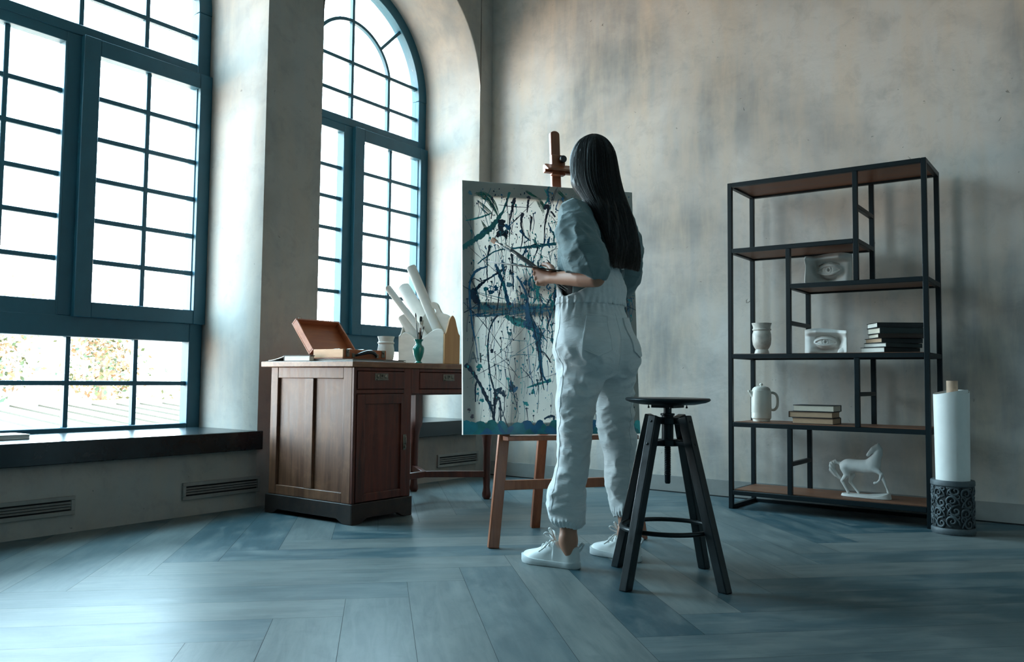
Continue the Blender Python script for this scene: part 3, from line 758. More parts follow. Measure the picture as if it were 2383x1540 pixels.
for k, (dx, dy, L, w, hm, bi, lb) in enumerate(((-0.008, -0.010, 0.255, 0.005, 0, 2, 'paintbrush with a dark tip standing leftmost and tallest in the green vase'), (0.004, 0.006, 0.235, 0.009, 3, 2, 'brush with a dark flat head, middle of those in the green vase'), (0.010, 0.012, 0.215, 0.007, 1, 1, 'brush with a pale tip behind the middle brush in the green vase'), (0.016, 0.020, 0.185, 0.005, 1, 2, 'shorter black brush leaning right in the green vase'), (-0.002, 0.0, 0.15, 0.004, 3, 2, 'shortest wooden brush low at the centre of the green vase'))):
    base = B_+Vector((-dx*0.35, -dy*0.35, 0.022)); dirv = Vector((dx*1.0, dy*1.0, 0.13)).normalized()
    brush(base, base+dirv*L, w*0.8, M_hand[hm], M_bri[bi], lb, gv, flat=k in (1, 2), r=0.0028)
# loose papers on the far part of the desk
pp = empty('paper_sheets', (-3.2, 3.93, ZT), 0.2, 'few loose paper sheets lying flat on the desk beside the holder', 'paper')
MB().box((-0.10, -0.09, 0), (0.12, 0.11, 0.003)).build('sheet', M_paper, pp); MB().box((-0.06, -0.12, 0.003), (0.14, 0.07, 0.0055)).build('sheet', M_paper, pp)
# ------------------------------------------------------------------ easel and canvas
E_ = Vector((0.577, 0.817, 0)).normalized()
def rot2(v, a): return Vector((v.x*math.cos(a)-v.y*math.sin(a), v.x*math.sin(a)+v.y*math.cos(a), 0))
Ea = E_.copy(); NA = Vector((Ea.y, -Ea.x, 0)); TAU = rad(4.8)
MID = Vector((-1.98, 3.172, 0))
def ez(s, z, n=0.0): return MID+Ea*s+NA*(n-z*math.tan(TAU))+Vector((0, 0, z))     # in the leaning plane of the easel
M_ez = wood('easel_beech', '#7b3f25', '#a5603c', 0.38, 2, 1.0, coat=0.25)
es = empty('studio_easel', MID, 0, 'tall reddish wooden easel holding the large splattered canvas', 'easel')
def put(mb, name, **kw):
    mb.v = [tuple(Vector(p)-MID) for p in mb.v]; return mb.build(name, kw.pop('mat', M_ez), es, **kw)
UPN = tuple(NA)
put(MB().bar(ez(-0.355, 0.0), ez(-0.215, 1.2), 0.048, 0.026, up=UPN), 'front_leg', bevel=0.003, seg=1)
put(MB().bar(ez(0.355, 0.0), ez(0.215, 1.2), 0.048, 0.026, up=UPN), 'front_leg', bevel=0.003, seg=1)
rl = Vector((-2.329, 3.409, 0))
put(MB().bar(rl, ez(-0.01, 1.28, -0.045), 0.045, 0.028, up=UPN), 'rear_leg', bevel=0.003, seg=1)
put(MB().bar(ez(-0.325, 0.262, 0.0), ez(0.325, 0.262, 0.0), 0.022, 0.042, up=(0, 0, 1)), 'cross_bar', bevel=0.003, seg=1)
put(MB().bar(ez(-0.225, 1.15, -0.005), ez(0.225, 1.15, -0.005), 0.022, 0.05, up=(0, 0, 1)), 'cross_bar', bevel=0.003, seg=1)
sx = lambda z: -0.020-0.010*(z-1.2)
mast = MB(); N_ = 12
hw = 0.0225
pr = [(-hw, 0.30), (hw, 0.30), (hw, 1.87)]+[(hw*math.cos(PI*k/N_), 1.87+hw*0.75*math.sin(PI*k/N_)) for k in range(1, N_)]+[(-hw, 1.87)]
vs = [ez(s+sx(z), z, n) for n in (0.012, -0.014) for s, z in pr]; n = len(pr)
mast.add(vs, [tuple(range(n)), tuple(range(2*n-1, n-1, -1))]+[(i, n+i, n+(i+1) % n, (i+1) % n) for i in range(n)])
put(mast, 'mast', bevel=0.003, seg=1)
def eblock(s0, s1, z0, z1, n0, n1):
    mb = MB(); o = sx((z0+z1)/2); vs = [ez(s+o, z, n) for n in (n0, n1) for s, z in ((s0, z0), (s1, z0), (s1, z1), (s0, z1))]
    return mb.add(vs, [(0,1,2,3),(7,6,5,4),(0,4,5,1),(1,5,6,2),(2,6,7,3),(3,7,4,0)])
cl = put(eblock(-0.034, 0.032, 1.665, 1.762, 0.012, 0.045), 'clamp', bevel=0.003, seg=1)
put(eblock(-0.068, 0.068, 1.675, 1.715, 0.012, 0.043), 'clamp_bar', bevel=0.003, seg=1)
lip = MB(); o = sx(1.69)
vs = [ez(s+o, z, n) for s in (-0.075, 0.075) for n, z in ((0.043, 1.712), (0.043, 1.690), (0.100, 1.672), (0.100, 1.680))]
lip.add(vs, [(0,1,2,3),(7,6,5,4),(0,4,5,1),(1,5,6,2),(2,6,7,3),(3,7,4,0)]); put(lip, 'clamp_lip', bevel=0.002, seg=1)
kn = MB(); ax = NA; pk = ez(sx(1.74)+0.014, 1.738, 0.045)
kn.lathe([(0, 0), (0.006, 0), (0.006, 0.008), (0.0165, 0.010), (0.0175, 0.020), (0.015, 0.027), (0, 0.029)], 20, M=Matrix.Translation(pk) @ ax.to_track_quat('Z', 'Y').to_matrix().to_4x4())
put(kn, 'clamp_knob', mat=simple('black_plastic', '#161d20', 0.35))
ld = MB(); zb_ = 0.478
vs = [ez(s, z, n) for s in (-0.31, 0.31) for n, z in ((0.0, zb_-0.024), (0.095, zb_-0.020), (0.095, zb_-0.002), (0.0, zb_-0.002))]
ld.add(vs, [(0,1,2,3),(7,6,5,4),(0,4,5,1),(1,5,6,2),(2,6,7,3),(3,7,4,0)]); put(ld, 'canvas_ledge', bevel=0.002, seg=1)

# canvas: local frame U across, V up, N out
CW, CH = 0.815, 1.128
ca = rad(-4.0); CU = rot2(E_, ca); CNh = Vector((CU.y, -CU.x, 0))
CV = (Vector((0, 0, 1))*math.cos(rad(5.0))-CNh*math.sin(rad(5.0))).normalized(); CN = CU.cross(CV).normalized()
if CN.dot(CNh) < 0: CN = -CN
_O = MID+CNh*0.060
def on_canvas(px, py): d = ray(px, py); return CAM+d*((_O-CAM).dot(CN)/d.dot(CN))
bl_ = on_canvas(1087, 1016); tl_ = on_canvas(1067, 425); br_ = on_canvas(1497, 1002)
ctr = (tl_+br_)/2
BL = ctr-CU*CW/2-CV*CH/2
Mc = Matrix((CU, CV, CN)).transposed().to_4x4(); Mc.translation = BL
cv = empty('painted_canvas', (0, 0, 0), 0, 'tall white canvas covered in teal and navy splashes and drips on the easel', 'canvas')
cv.matrix_world = Mc
t = NT('canvas_cloth')
v = t.coord('Object', (1, 1, 1)); c = t.ramp(t.noise(v, 5, 5, 0.6), [(0.3, lin('#dddcd7')), (0.7, lin('#e9e7e1'))])
t.set(t.b, 'Base Color', c); t.b.inputs['Roughness'].default_value = 0.85
t.link(t.bump(t.noise(v, 500, 2, 0.5), 0.15, 0.002), t.b.inputs['Normal'])
tl = t.n('ShaderNodeBsdfTranslucent'); t.link(c, tl.inputs['Color']); mx = t.n('ShaderNodeMixShader'); mx.inputs[0].default_value = 0.56
t.link(t.b.outputs[0], mx.inputs[1]); t.link(tl.outputs[0], mx.inputs[2]); t.link(mx.outputs[0], t.out.inputs['Surface'])
M_cloth = t.m
mb = MB(); mb.box((0, 0, -0.0012), (CW, CH, 0.0)); mb.build('cloth', M_cloth, cv, False)
M_edge = simple('canvas_edge', '#dcdbd6', 0.85, var=0.05)
mb = MB(); e = 0.022
mb.box((0, 0, -e), (0.0015, CH, -0.0012)).box((CW-0.0015, 0, -e), (CW, CH, -0.0012)).box((0.0015, 0, -e), (CW-0.0015, 0.0015, -0.0012)).box((0.0015, CH-0.0015, -e), (CW-0.0015, CH, -0.0012))
mb.build('folded_edge', M_edge, cv, False)
M_str = wood('stretcher_pine', '#b08d63', '#c9a87c', 0.6, 1)
for a, b in (((0.0016, 0.0016), (0.052, CH-0.0016)), ((CW-0.052, 0.0016), (CW-0.0016, CH-0.0016)), ((0.052, 0.0016), (CW-0.052, 0.052)), ((0.052, CH-0.066), (CW-0.052, CH-0.0016)), ((0.052, CH*0.47), (CW-0.052, CH*0.47+0.05))):
    MB().box((*a, -e), (*b, -0.0025)).build('stretcher_bar', M_str, cv)

# paint
PAL = {'navy': '#052e4a', 'ink': '#083c58', 'blue': '#0d6d9c', 'teal': '#0a8698', 'turq': '#22b0b2', 'green': '#067060', 'sea': '#108386', 'pale': '#5f97ad', 'grey': '#7f8a8f', 'mauve': '#5d4a58'}
PK = list(PAL); PM = []
for k in PK: PM.append(simple('paint_'+k, PAL[k], 0.28, var=0.22, scale=22, spec=0.6))
pb = MB(); layer = [0]
R_ = random.Random(21)
def zl(): layer[0] += 1; return 0.0004+layer[0]*1.4e-6
def poly(pts, col):
    z = zl(); n = len(pts); pts = [(min(max(x, 0.001), CW-0.001), min(max(y, 0.001), CH-0.001)) for x, y in pts]
    cx = sum(p[0] for p in pts)/n; cy = sum(p[1] for p in pts)/n
    pb.add([(cx, cy, z+0.0004)]+[(x, y, z) for x, y in pts], [(0, 1+i, 1+(i+1) % n) for i in range(n)], PK.index(col))
def stroke(pts, w, col, jit=0.0, n=8):
    """ribbon along smoothed points; w number or list"""
    q = smooth_poly(pts, n); N = len(q); z = zl(); vs = []; fs = []
    ws = w if isinstance(w, (list, tuple)) else [w]*2
    for i, p in enumerate(q):
        t = i/(N-1); k = t*(len(ws)-1); j = min(int(k), len(ws)-2); ww = ws[j]+(ws[j+1]-ws[j])*(k-j)
        a = q[max(i-1, 0)]; b = q[min(i+1, N-1)]; dx, dy = b[0]-a[0], b[1]-a[1]; L = math.hypot(dx, dy) or 1
        nx, ny = -dy/L, dx/L
        l = ww/2*(1+R_.uniform(-jit, jit)); r = ww/2*(1+R_.uniform(-jit, jit))
        cl_ = lambda x, y: (min(max(x, 0.001), CW-0.001), min(max(y, 0.001), CH-0.001))
        vs += [(*cl_(p[0]+nx*l, p[1]+ny*l), z), (*cl_(p[0], p[1]), z+0.0004), (*cl_(p[0]-nx*r, p[1]-ny*r), z)]
    for i in range(N-1): a = i*3; fs += [(a, a+1, a+4, a+3), (a+1, a+2, a+5, a+4)]
    pb.add(vs, fs, PK.index(col))
def blob(x, y, r, col, ir=0.25, n=20, sx_=1.0, sy_=1.0, rot=0.0):
    ph = [R_.uniform(0, 6.28) for _ in range(3)]; pts = []
    for k in range(n):
        a = 2*PI*k/n; rr = r*(1+ir*(0.5*math.sin(2*a+ph[0])+0.35*math.sin(3*a+ph[1])+0.3*math.sin(5*a+ph[2])))
        u, v_ = rr*math.cos(a)*sx_, rr*math.sin(a)*sy_
        pts.append((x+u*math.cos(rot)-v_*math.sin(rot), y+u*math.sin(rot)+v_*math.cos(rot)))
    poly(pts, col)
def drip(x, y, L, w, col):
    blob(x, y, w*R_.uniform(0.9, 1.6), col, 0.35)
    q = [(x, y)]; n = 4
    for i in range(1, n+1): q.append((x+R_.uniform(-0.003, 0.003)+0.004*math.sin(i), y-L*i/n))
    stroke(q, [w*1.1, w*0.7, w*0.45, w*0.5, w*0.7], col, 0.2, 3)
    blob(q[-1][0], q[-1][1], w*0.42, col, 0.1, 8, 1, 1.5)
CMX = np.array([[0, 0]])
def cp(x, y):
    """picture crop point -> canvas coordinates"""
    P = on_canvas(1060+x/2.523, 420+y/2.523)-BL
    return (P.dot(CU), P.dot(CV))
def dry(pts, w, col, m=16):
    """dry-brush stroke: many hair streaks side by side"""
    q = [cp(*p) for p in pts]; wm = max(w); N = len(q)
    for k in range(m):
        o = (k+0.5)/m-0.5+R_.uniform(-0.04, 0.04); s0, s1 = R_.uniform(0, 0.25)*abs(o)*2, 1-R_.uniform(0, 0.45)*(0.3+abs(o)); out = []
        for i in range(7):
            t = (s0+(s1-s0)*i/6)*(N-1); j = min(int(t), N-2); f = t-j; x = q[j][0]+(q[j+1][0]-q[j][0])*f; y = q[j][1]+(q[j+1][1]-q[j][1])*f
            dx, dy = q[j+1][0]-q[j][0], q[j+1][1]-q[j][1]; L = math.hypot(dx, dy) or 1; ww = w[j]+(w[j+1]-w[j])*f if len(w) == N else wm
            ww = max(ww, wm*0.45); out.append((x-dy/L*o*ww, y+dx/L*o*ww))
        stroke(out, [wm*0.01, wm*R_.uniform(0.03, 0.11), wm*R_.uniform(0.02, 0.08), wm*0.008], R_.choice([col, col, 'green' if col == 'green' else 'teal']), 0.3, 5)
def S(pts, w, col, jit=0.25): stroke([cp(*p) for p in pts], w, col, jit)
# large pale washes first
for k in range(16):
    y_ = 768+R_.uniform(-32, 30); x_ = R_.uniform(50, 420); L_b = R_.uniform(90, 240)
    S([(x_, y_+6), (x_+L_b*.5, y_), (min(x_+L_b, 640), y_-10)], [0.002, R_.uniform(0.004, 0.016), 0.002], R_.choice(['pale', 'pale', 'pale', 'turq', 'blue']), 0.6)
S([(420,1215),(500,1190),(560,1170)], [0.004,0.01,0.02], 'turq', 0.4)
for k in range(34):
    x_ = R_.uniform(400, 640); y_ = 740-0.35*(x_-400)+R_.uniform(-60, 60)
    S([(x_, y_), (x_+R_.uniform(-30, 30), y_+R_.uniform(10, 50))], [R_.uniform(0.003, 0.02), 0.002], R_.choice(['pale', 'blue', 'pale', 'teal']), 0.5)
S([(290,795),(350,825),(420,845),(470,880)], [0.012,0.030,0.034,0.02], 'turq', 0.35)
S([(330,800),(370,822),(420,838)], [0.008,0.02,0.02], 'sea', 0.5)
S([(35,395),(75,372),(110,350),(190,290),(240,240),(285,165),(318,68)], [0.022,0.024,0.020,0.030,0.020,0.008,0.010], 'sea', 0.35)
S([(60,235),(150,215),(215,190)], [0.004,0.008,0.004], 'turq', 0.5)
for pts, w in (([(112,75),(160,80),(205,115),(235,170),(252,215)], [0.012,0.026,0.030,0.024,0.006]), ([(122,112),(165,150),(205,188),(230,215)], [0.004,0.012,0.012,0.004]), ([(150,232),(175,275),(205,335)], [0.003,0.012,0.004]), ([(140,150),(170,180),(205,205)], [0.003,0.008,0.003]), ([(410,58),(450,85),(490,105)], [0.012,0.009,0.004]), ([(485,105),(505,150),(520,205)], [0.022,0.022,0.006]), ([(500,120),(525,160)], [0.016,0.004]), ([(596,58),(625,85),(656,120)], [0.016,0.012,0.016])): dry(pts, [x*1.15 for x in w], 'green', 20)
for off in range(5): S([(120+off*6, 70+off*9), (170+off*7, 82+off*10), (225+off*3, 150+off*9), (247, 200+off*6)], [0.002,0.0035,0.002], 'green', 0.5)
S([(185,505),(130,525),(100,560),(82,620),(85,720),(98,850),(120,960),(132,1060)], [0.006,0.012,0.010,0.009,0.009,0.007,0.004,0.003], 'blue', 0.35)
S([(130,490),(165,460),(250,410),(380,395),(480,385),(590,370)], [0.006,0.006,0.006,0.010,0.016,0.012], 'teal', 0.4)
S([(235,490),(262,560),(290,640),(310,720),(318,760)], [0.010,0.018,0.014,0.018,0.006], 'blue', 0.25)
S([(380,290),(410,330),(440,355)], [0.012,0.010,0.005], 'blue', 0.4)
S([(360,560),(405,640),(420,700),(425,800),(455,840),(480,900),(488,960),(500,1060),(512,1140),(545,1190)], [0.008,0.010,0.014,0.026,0.020,0.032,0.026,0.014,0.010,0.008], 'blue', 0.3)
S([(470,880),(482,960),(492,1050),(505,1150),(520,1230)], [0.018,0.018,0.010,0.008,0.003], 'ink', 0.35)
S([(400,830),(425,850),(440,870)], [0.02,0.035,0.02], 'blue', 0.4)
for pts, w in (([(300,500),(260,535),(205,570),(160,600),(120,640),(100,690)], [0.005,0.011,0.006,0.012,0.018,0.024]), ([(90,640),(110,690),(135,720),(132,790)], [0.020,0.030,0.014,0.003]), ([(300,505),(285,560),(262,640),(245,760)], [0.004,0.005,0.006,0.004]),
    ([(250,790),(225,820),(200,880),(190,980),(200,1120),(225,1220),(245,1265)], [0.010,0.008,0.006,0.008,0.007,0.007,0.015]), ([(58,1078),(95,1120),(130,1170),(175,1260),(212,1345),(225,1410)], [0.020,0.016,0.012,0.016,0.010,0.012]), ([(130,1170),(118,1210),(118,1300)], [0.006,0.008,0.005]), ([(245,1265),(228,1330),(228,1440)], [0.024,0.010,0.008]), ([(245,1240),(270,1245),(295,1268)], [0.022,0.016,0.012]), ([(262,1290),(266,1380),(266,1500)], [0.006,0.008,0.006]), ([(268,1335),(290,1400),(310,1450)], [0.004,0.004,0.003]),
    ([(345,115),(330,180),(318,250),(316,340)], [0.014,0.009,0.006,0.003]), ([(270,230),(268,300),(300,330)], [0.030,0.018,0.012]), ([(240,330),(268,310),(310,300)], [0.012,0.022,0.010]), ([(205,380),(190,440),(185,520),(188,600)], [0.016,0.006,0.006,0.003]), ([(330,420),(335,520),(340,640)], [0.014,0.007,0.004]), ([(520,170),(530,150),(545,160),(525,260),(520,380)], [0.01,0.02,0.012,0.007,0.004]), ([(395,190),(385,250),(395,320),(380,420)], [0.016,0.008,0.006,0.003]), ([(430,110),(425,140),(420,190)], [0.010,0.012,0.003]), ([(560,180),(585,215)], [0.008,0.010]), ([(445,210),(440,300)], [0.012,0.003]),
    ([(75,600),(110,575),(150,590),(220,560)], [0.003,0.004,0.004,0.003]), ([(50,775),(110,740),(150,700)], [0.004,0.003,0.002]), ([(170,720),(190,735),(215,755)], [0.014,0.012,0.006]), ([(520,1400),(550,1385),(575,1385),(578,1420)], [0.008,0.010,0.012,0.005]), ([(500,1000),(530,1020),(560,1070)], [0.006,0.005,0.008])):
    S(pts, w, 'navy' if R_.random() < 0.7 else 'ink', 0.35)
for (x, y, r, c) in ((345,115,.012,'navy'),(270,255,.022,'navy'),(265,305,.018,'ink'),(300,305,.012,'navy'),(120,700,.02,'navy'),(108,640,.010,'ink'),(430,100,.010,'navy'),(530,155,.014,'navy'),(410,600,.014,'blue'),(208,655,.014,'blue'),(316,612,.016,'pale'),(140,1090,.014,'turq'),(137,1110,.010,'teal'),(320,900,.010,'teal'),(213,1000,.010,'navy'),(85,72,.011,'pale'),(330,1215,.02,'ink'),(350,1225,.014,'blue'),(415,1310,.012,'turq'),(155,1290,.011,'turq'),(98,1385,.010,'mauve'),(80,1345,.008,'mauve'),(455,1240,.012,'turq'),(395,740,.012,'blue'),(325,730,.010,'pale'),(200,1230,.006,'navy'),(255,1230,.016,'ink')): blob(*cp(x, y), r*0.8, c, 0.4, 24)
for k in range(70):                                   # teal and blue smears thick in the middle right
    x_, y_ = R_.gauss(520, 90), R_.gauss(560, 230)
    S([(x_, y_), (x_+R_.uniform(-25, 25), y_+R_.uniform(15, 60)), (x_+R_.uniform(-30, 30), y_+R_.uniform(60, 110))], [0.002, R_.uniform(0.003, 0.014), 0.002], R_.choice(['blue', 'teal', 'turq', 'pale', 'blue', 'ink']), 0.55)
# faint grey letters low on the left
for a, b in (((85,1070),(104,1005)), ((104,1005),(125,1070)), ((92,1046),(120,1042)), ((146,1012),(148,1068))): S([a, ((a[0]+b[0])/2, (a[1]+b[1])/2), b], [0.007, 0.007], 'grey', 0.2)
# drips, strings and specks everywhere
for i in range(520):
    x = R_.uniform(0.02, CW-0.02); y = R_.betavariate(1.6, 1.5)*(CH-0.12)+0.08
    if x < 0.10 and R_.random() < 0.75: continue
    drip(x, y, R_.uniform(0.02, 0.16)*(1.4 if R_.random() < 0.2 else 1), R_.uniform(0.0012, 0.0042)*(1.7 if R_.random() < 0.12 else 1), R_.choice(['navy', 'ink', 'ink', 'blue', 'teal', 'teal', 'turq']))
for i in range(130):
    x, y = R_.uniform(0.04, CW-0.04), R_.uniform(0.2, CH-0.05); a = R_.uniform(0, PI); L = R_.uniform(0.05, 0.26); c = R_.uniform(-0.06, 0.06)
    q = [(x+L*k*math.cos(a)-c*(k*k-0.25)*math.sin(a), y+L*k*math.sin(a)+c*(k*k-0.25)*math.cos(a)) for k in (-0.5, -0.25, 0, 0.25, 0.5)]
    stroke(q, [R_.uniform(0.0008, 0.0025), R_.uniform(0.001, 0.004), R_.uniform(0.0008, 0.002)], R_.choice(['navy', 'ink', 'ink', 'blue', 'teal', 'navy']), 0.5, 5)
for i in range(16):                                   # splash stars
    x, y = R_.uniform(0.12, CW-0.05), R_.uniform(0.25, CH-0.1); r = R_.uniform(0.005, 0.013); col = R_.choice(['navy', 'ink', 'blue', 'teal'])
    blob(x, y, r, col, 0.5, 24)
    for k in range(R_.randint(4, 8)):
        a = R_.uniform(0, 2*PI); L = r*R_.uniform(1.6, 3.6); stroke([(x, y), (x+L*0.5*math.cos(a), y+L*0.5*math.sin(a)), (x+L*math.cos(a), y+L*math.sin(a))], [r*0.45, r*0.14, r*0.22], col, 0.35, 4); blob(x+L*math.cos(a), y+L*math.sin(a), r*0.16, col, 0.2, 8)
for i in range(1700):
    x, y = R_.uniform(0.01, CW-0.01), R_.uniform(0.03, CH-0.02)
    if x < 0.08 and R_.random() < 0.5: continue
    r = 0.0007+0.0028*R_.random()**3; blob(x, y, r, R_.choice(['navy', 'navy', 'ink', 'blue', 'teal', 'turq']), 0.3, 8, 1, R_.uniform(0.8, 2.2), R_.uniform(-0.3, 0.3))
# broad dabs along the bottom
for i in range(46):
    x = CW*i/45+R_.uniform(-0.01, 0.01); h = R_.uniform(0.03, 0.065); w = R_.uniform(0.022, 0.035); ln = R_.uniform(-0.5, 0.5)
    pts = [(x-w, 0.0), (x-w*0.95+ln*h*.3, h*0.6), (x-w*0.5+ln*h*.5, h*0.93), (x+ln*h*.5, h), (x+w*0.5+ln*h*.5, h*0.93), (x+w*0.95+ln*h*.3, h*0.6), (x+w, 0.0)]
    poly(pts, R_.choice(['teal', 'teal', 'blue', 'sea', 'turq' if R_.random() < .3 else 'blue']))
pb.build('paint', PM, cv, smooth=True, angle=None, normals=False)

# ------------------------------------------------------------------ stool
M_stl = simple('black_teal_steel', '#0e1b20', 0.38, 0.35, var=0.25, scale=30, bump=0.03, bscale=80)
M_leg = wood('black_stained_wood', '#0a1114', '#152226', 0.36, 2, 1.5, 0.25, '#28393e')
st = empty('swivel_stool', (-1.3525, 2.840, 0), 0, 'black adjustable screw stool standing behind the woman', 'stool')
seat = MB().lathe([(0, 0.632), (0.06, 0.632), (0.10, 0.634), (0.138, 0.641), (0.152, 0.647), (0.156, 0.652), (0.153, 0.657), (0.148, 0.658), (0.13, 0.6555), (0, 0.6545)], 48).build('seat', M_stl, st, angle=60)
mb = MB(); mb.box((-0.045, -0.045, 0.622), (0.045, 0.045, 0.632))
for a in range(4): c, s = math.cos(a*PI/2+0.6), math.sin(a*PI/2+0.6); mb.lathe([(0, 0), (0.004, 0), (0.004, 0.006), (0.002, 0.007), (0.002, 0.014), (0, 0.014)], 8, c=(0.07*c, 0.07*s, 0.620))
mb.build('seat_plate', M_stl, st, bevel=0.002, seg=1)
mb = MB(); prof = [(0, 0.345), (0.008, 0.345), (0.0105, 0.35), (0.0105, 0.375)]; z = 0.375
while z < 0.55: prof += [(0.0122, z+0.002), (0.0122, z+0.0035), (0.0098, z+0.006)]; z += 0.0065
prof += [(0.0105, 0.56), (0.0145, 0.585), (0.0145, 0.622), (0, 0.622)]; mb.lathe(prof, 20); mb.build('threaded_spindle', M_stl, st, angle=50)
MB().lathe([(0.0125, 0.50), (0.0215, 0.50), (0.0215, 0.592), (0.026, 0.594), (0.026, 0.601), (0.0125, 0.603)], 24).build('spindle_sleeve', M_stl, st)
feet = [(-1.596, 2.903), (-1.391, 2.594), (-1.105, 2.776), (-1.318, 3.088)]
tops = []; fts = []
for i in range(4):
    a = rad(31+45)+i*PI/2
    a = math.atan2(feet[i][1]-2.84, feet[i][0]+1.3525); fr_ = 0.252; d = Vector((math.cos(a), math.sin(a), 0))
    f0 = d*fr_; t0 = d*0.078+Vector((0, 0, 0.592)); dz = (t0-f0).normalized()
    fts.append((a, d, f0, t0))
    lg = MB().bar(f0, t0, 0.034, 0.040, up=tuple(d)); 
    for k in range(4): x, y, zz_ = lg.v[k]; lg.v[k] = (x, y, 0.0)
    lo = lg.build('leg', M_leg, st, bevel=0.004)
    for zz_ in (0.575, 0.495):
        q = f0+(t0-f0)*(zz_/0.592)
        M = Matrix.Translation(q+d*0.0185) @ d.to_track_quat('Z', 'Y').to_matrix().to_4x4()
        MB().lathe([(0, 0), (0.005, 0.0), (0.005, 0.003), (0.002, 0.005), (0, 0.005)], 10, M=M).build('bolt', M_stl, lo)
for zz_ in (0.575, 0.495):
    mb = MB()
    for a, d, f0, t0 in fts[:2]:
        r = (f0+(t0-f0)*(zz_/0.592)).xy.length-0.012
        mb.box((-r, -0.016, zz_-0.009), (r, 0.016, zz_+0.009), M=Matrix.Rotation(a, 4, 'Z'))
    mb.lathe([(0, zz_-0.012), (0.045, zz_-0.012), (0.045, zz_+0.012), (0, zz_+0.012)], 24)
    mb.build('cross_bracket', M_stl, st, bevel=0.002, seg=1)
zr = 0.188; rr = 0.252-(0.252-0.078)*zr/0.592-0.028
MB().tube([(rr*math.cos(2*PI*k/64), rr*math.sin(2*PI*k/64), zr) for k in range(64)], 0.0085, 10, closed=True).build('foot_ring', M_stl, st)

# ------------------------------------------------------------------ shelf unit
M_sm = simple('black_teal_metal', '#0b1a1f', 0.45, 0.1, var=0.12, scale=20, spec=0.35)
M_sw = wood('shelf_board_wood', '#5a3827', '#86573c', 0.5, 0, 1.0)
X0, X1, Y0, Y1, Q = -1.822, -0.770, 4.62, 5.005, 0.025
sf = empty('metal_shelf_unit', ((X0+X1)/2, (Y0+Y1)/2, 0), 0, 'tall open black metal shelving with brown boards against the grey wall', 'shelf')
ox, oy = (X0+X1)/2, (Y0+Y1)/2
def sb(mb, x0, x1, y0, y1, z0, z1): return mb.box((x0-ox, y0-oy, z0), (x1-ox, y1-oy, z1))
for x in (X0, X1-Q):
    for y in (Y0, Y1-Q): sb(MB(), x, x+Q, y, y+Q, 0, 1.872).build('corner_post', M_sm, sf, bevel=0.002, seg=1)
LV = [(1.872, X0, X1), (1.487, X0, -1.104), (1.264, -1.487, X1), (0.878, X0, X1), (0.489, X0, X1), (0.104, X0, X1)]
for z, a, b in LV:
    mb = MB(); a2 = a+Q; b2 = b-Q; zt = z
    sb(mb, a2, b2, Y0, Y0+Q, zt-Q, zt); sb(mb, a2, b2, Y1-Q, Y1, zt-Q, zt)
    for x in (a, b2): sb(mb, x, x+Q, Y0+Q, Y1-Q, zt-Q, zt)
    mb.build('shelf_rail', M_sm, sf, bevel=0.0015, seg=1)
    lo, hi = (-0.016, 0.0) if z > 1 and z < 1.8 else ((-0.016, 0.003) if z < 1 else (-0.014, 0.001))
    mb = MB(); sb(mb, a+Q+0.001, b-Q-0.001, Y0+Q+0.001, Y1-Q-0.001, z+lo, z+hi); mb.build('shelf_board', M_sw, sf)
def mid(x0, z0, z1, zb):
    for y in (Y0, Y1-Q):
        mb = MB(); sb(mb, x0, x0+Q, y, y+Q, z0, z1); mb.build('divider_post', M_sm, sf, bevel=0.0015, seg=1)
    mb = MB(); sb(mb, x0, x0+Q, Y0+Q, Y1-Q, zb-0.022, zb); mb.build('divider_rail', M_sm, sf, bevel=0.0015, seg=1)
mid(-1.129, 1.264, 1.847, 1.672); mid(-1.487, 0.878, 1.462, 1.06); mid(-1.131, 0.489, 0.853, 0.672); mid(-1.487, 0.104, 0.464, 0.282)
for x in (X0, X1-Q):
    mb = MB(); sb(mb, x, x+Q, Y0+Q, Y1-Q, 0.0, 0.022); mb.build('foot_rail', M_sm, sf, bevel=0.0015, seg=1)
mb = MB(); sb(mb, X0+Q, X1-Q, Y1-Q, Y1, 0.0, 0.018); mb.build('foot_rail', M_sm, sf)

# goblet, pitcher, books
ZA, ZC, ZD, ZE = 0.8815, 0.4925, 0.1075, 1.2645
gb = MB().lathe([(0, 0), (0.041, 0), (0.042, 0.004), (0.038, 0.018), (0.034, 0.026), (0.041, 0.036), (0.050, 0.055), (0.0535, 0.085), (0.0525, 0.115), (0.048, 0.130), (0.0465, 0.134), (0.0525, 0.139), (0.053, 0.143), (0.0485, 0.148), (0.049, 0.158), (0.0555, 0.176), (0.056, 0.179), (0.052, 0.179), (0.046, 0.155), (0.044, 0.135), (0.049, 0.10), (0.044, 0.055), (0, 0.045)], 40)
gb = gb.build('ceramic_goblet', simple('mottled_ceramic', '#cfc8be', 0.4, var=0.25, scale=26)); p = on_y(1773, 822, 4.76); gb.location = (p.x, 4.76, ZA)
tag(gb, 'mottled white ceramic goblet standing at the left of the middle shelf', 'goblet')
pt = empty('coffee_pot', (on_y(1772, 978, 4.80).x, 4.80, ZC), 0, 'white ceramic coffee pot with loop handle on the second lowest shelf', 'coffee pot')
M_pot = simple('cream_ceramic', '#d9d5cb', 0.32, var=0.05)
MB().lathe([(0, 0), (0.047, 0), (0.049, 0.004), (0.049, 0.012), (0.055, 0.018), (0.0565, 0.028), (0.0555, 0.031), (0.0565, 0.036), (0.0555, 0.039), (0.0565, 0.044), (0.0555, 0.047), (0.0565, 0.053), (0.0565, 0.12), (0.0555, 0.165), (0.053, 0.180), (0.050, 0.183), (0.045, 0.183), (0.045, 0.17), (0, 0.17)], 40).build('pot_body', M_pot, pt)
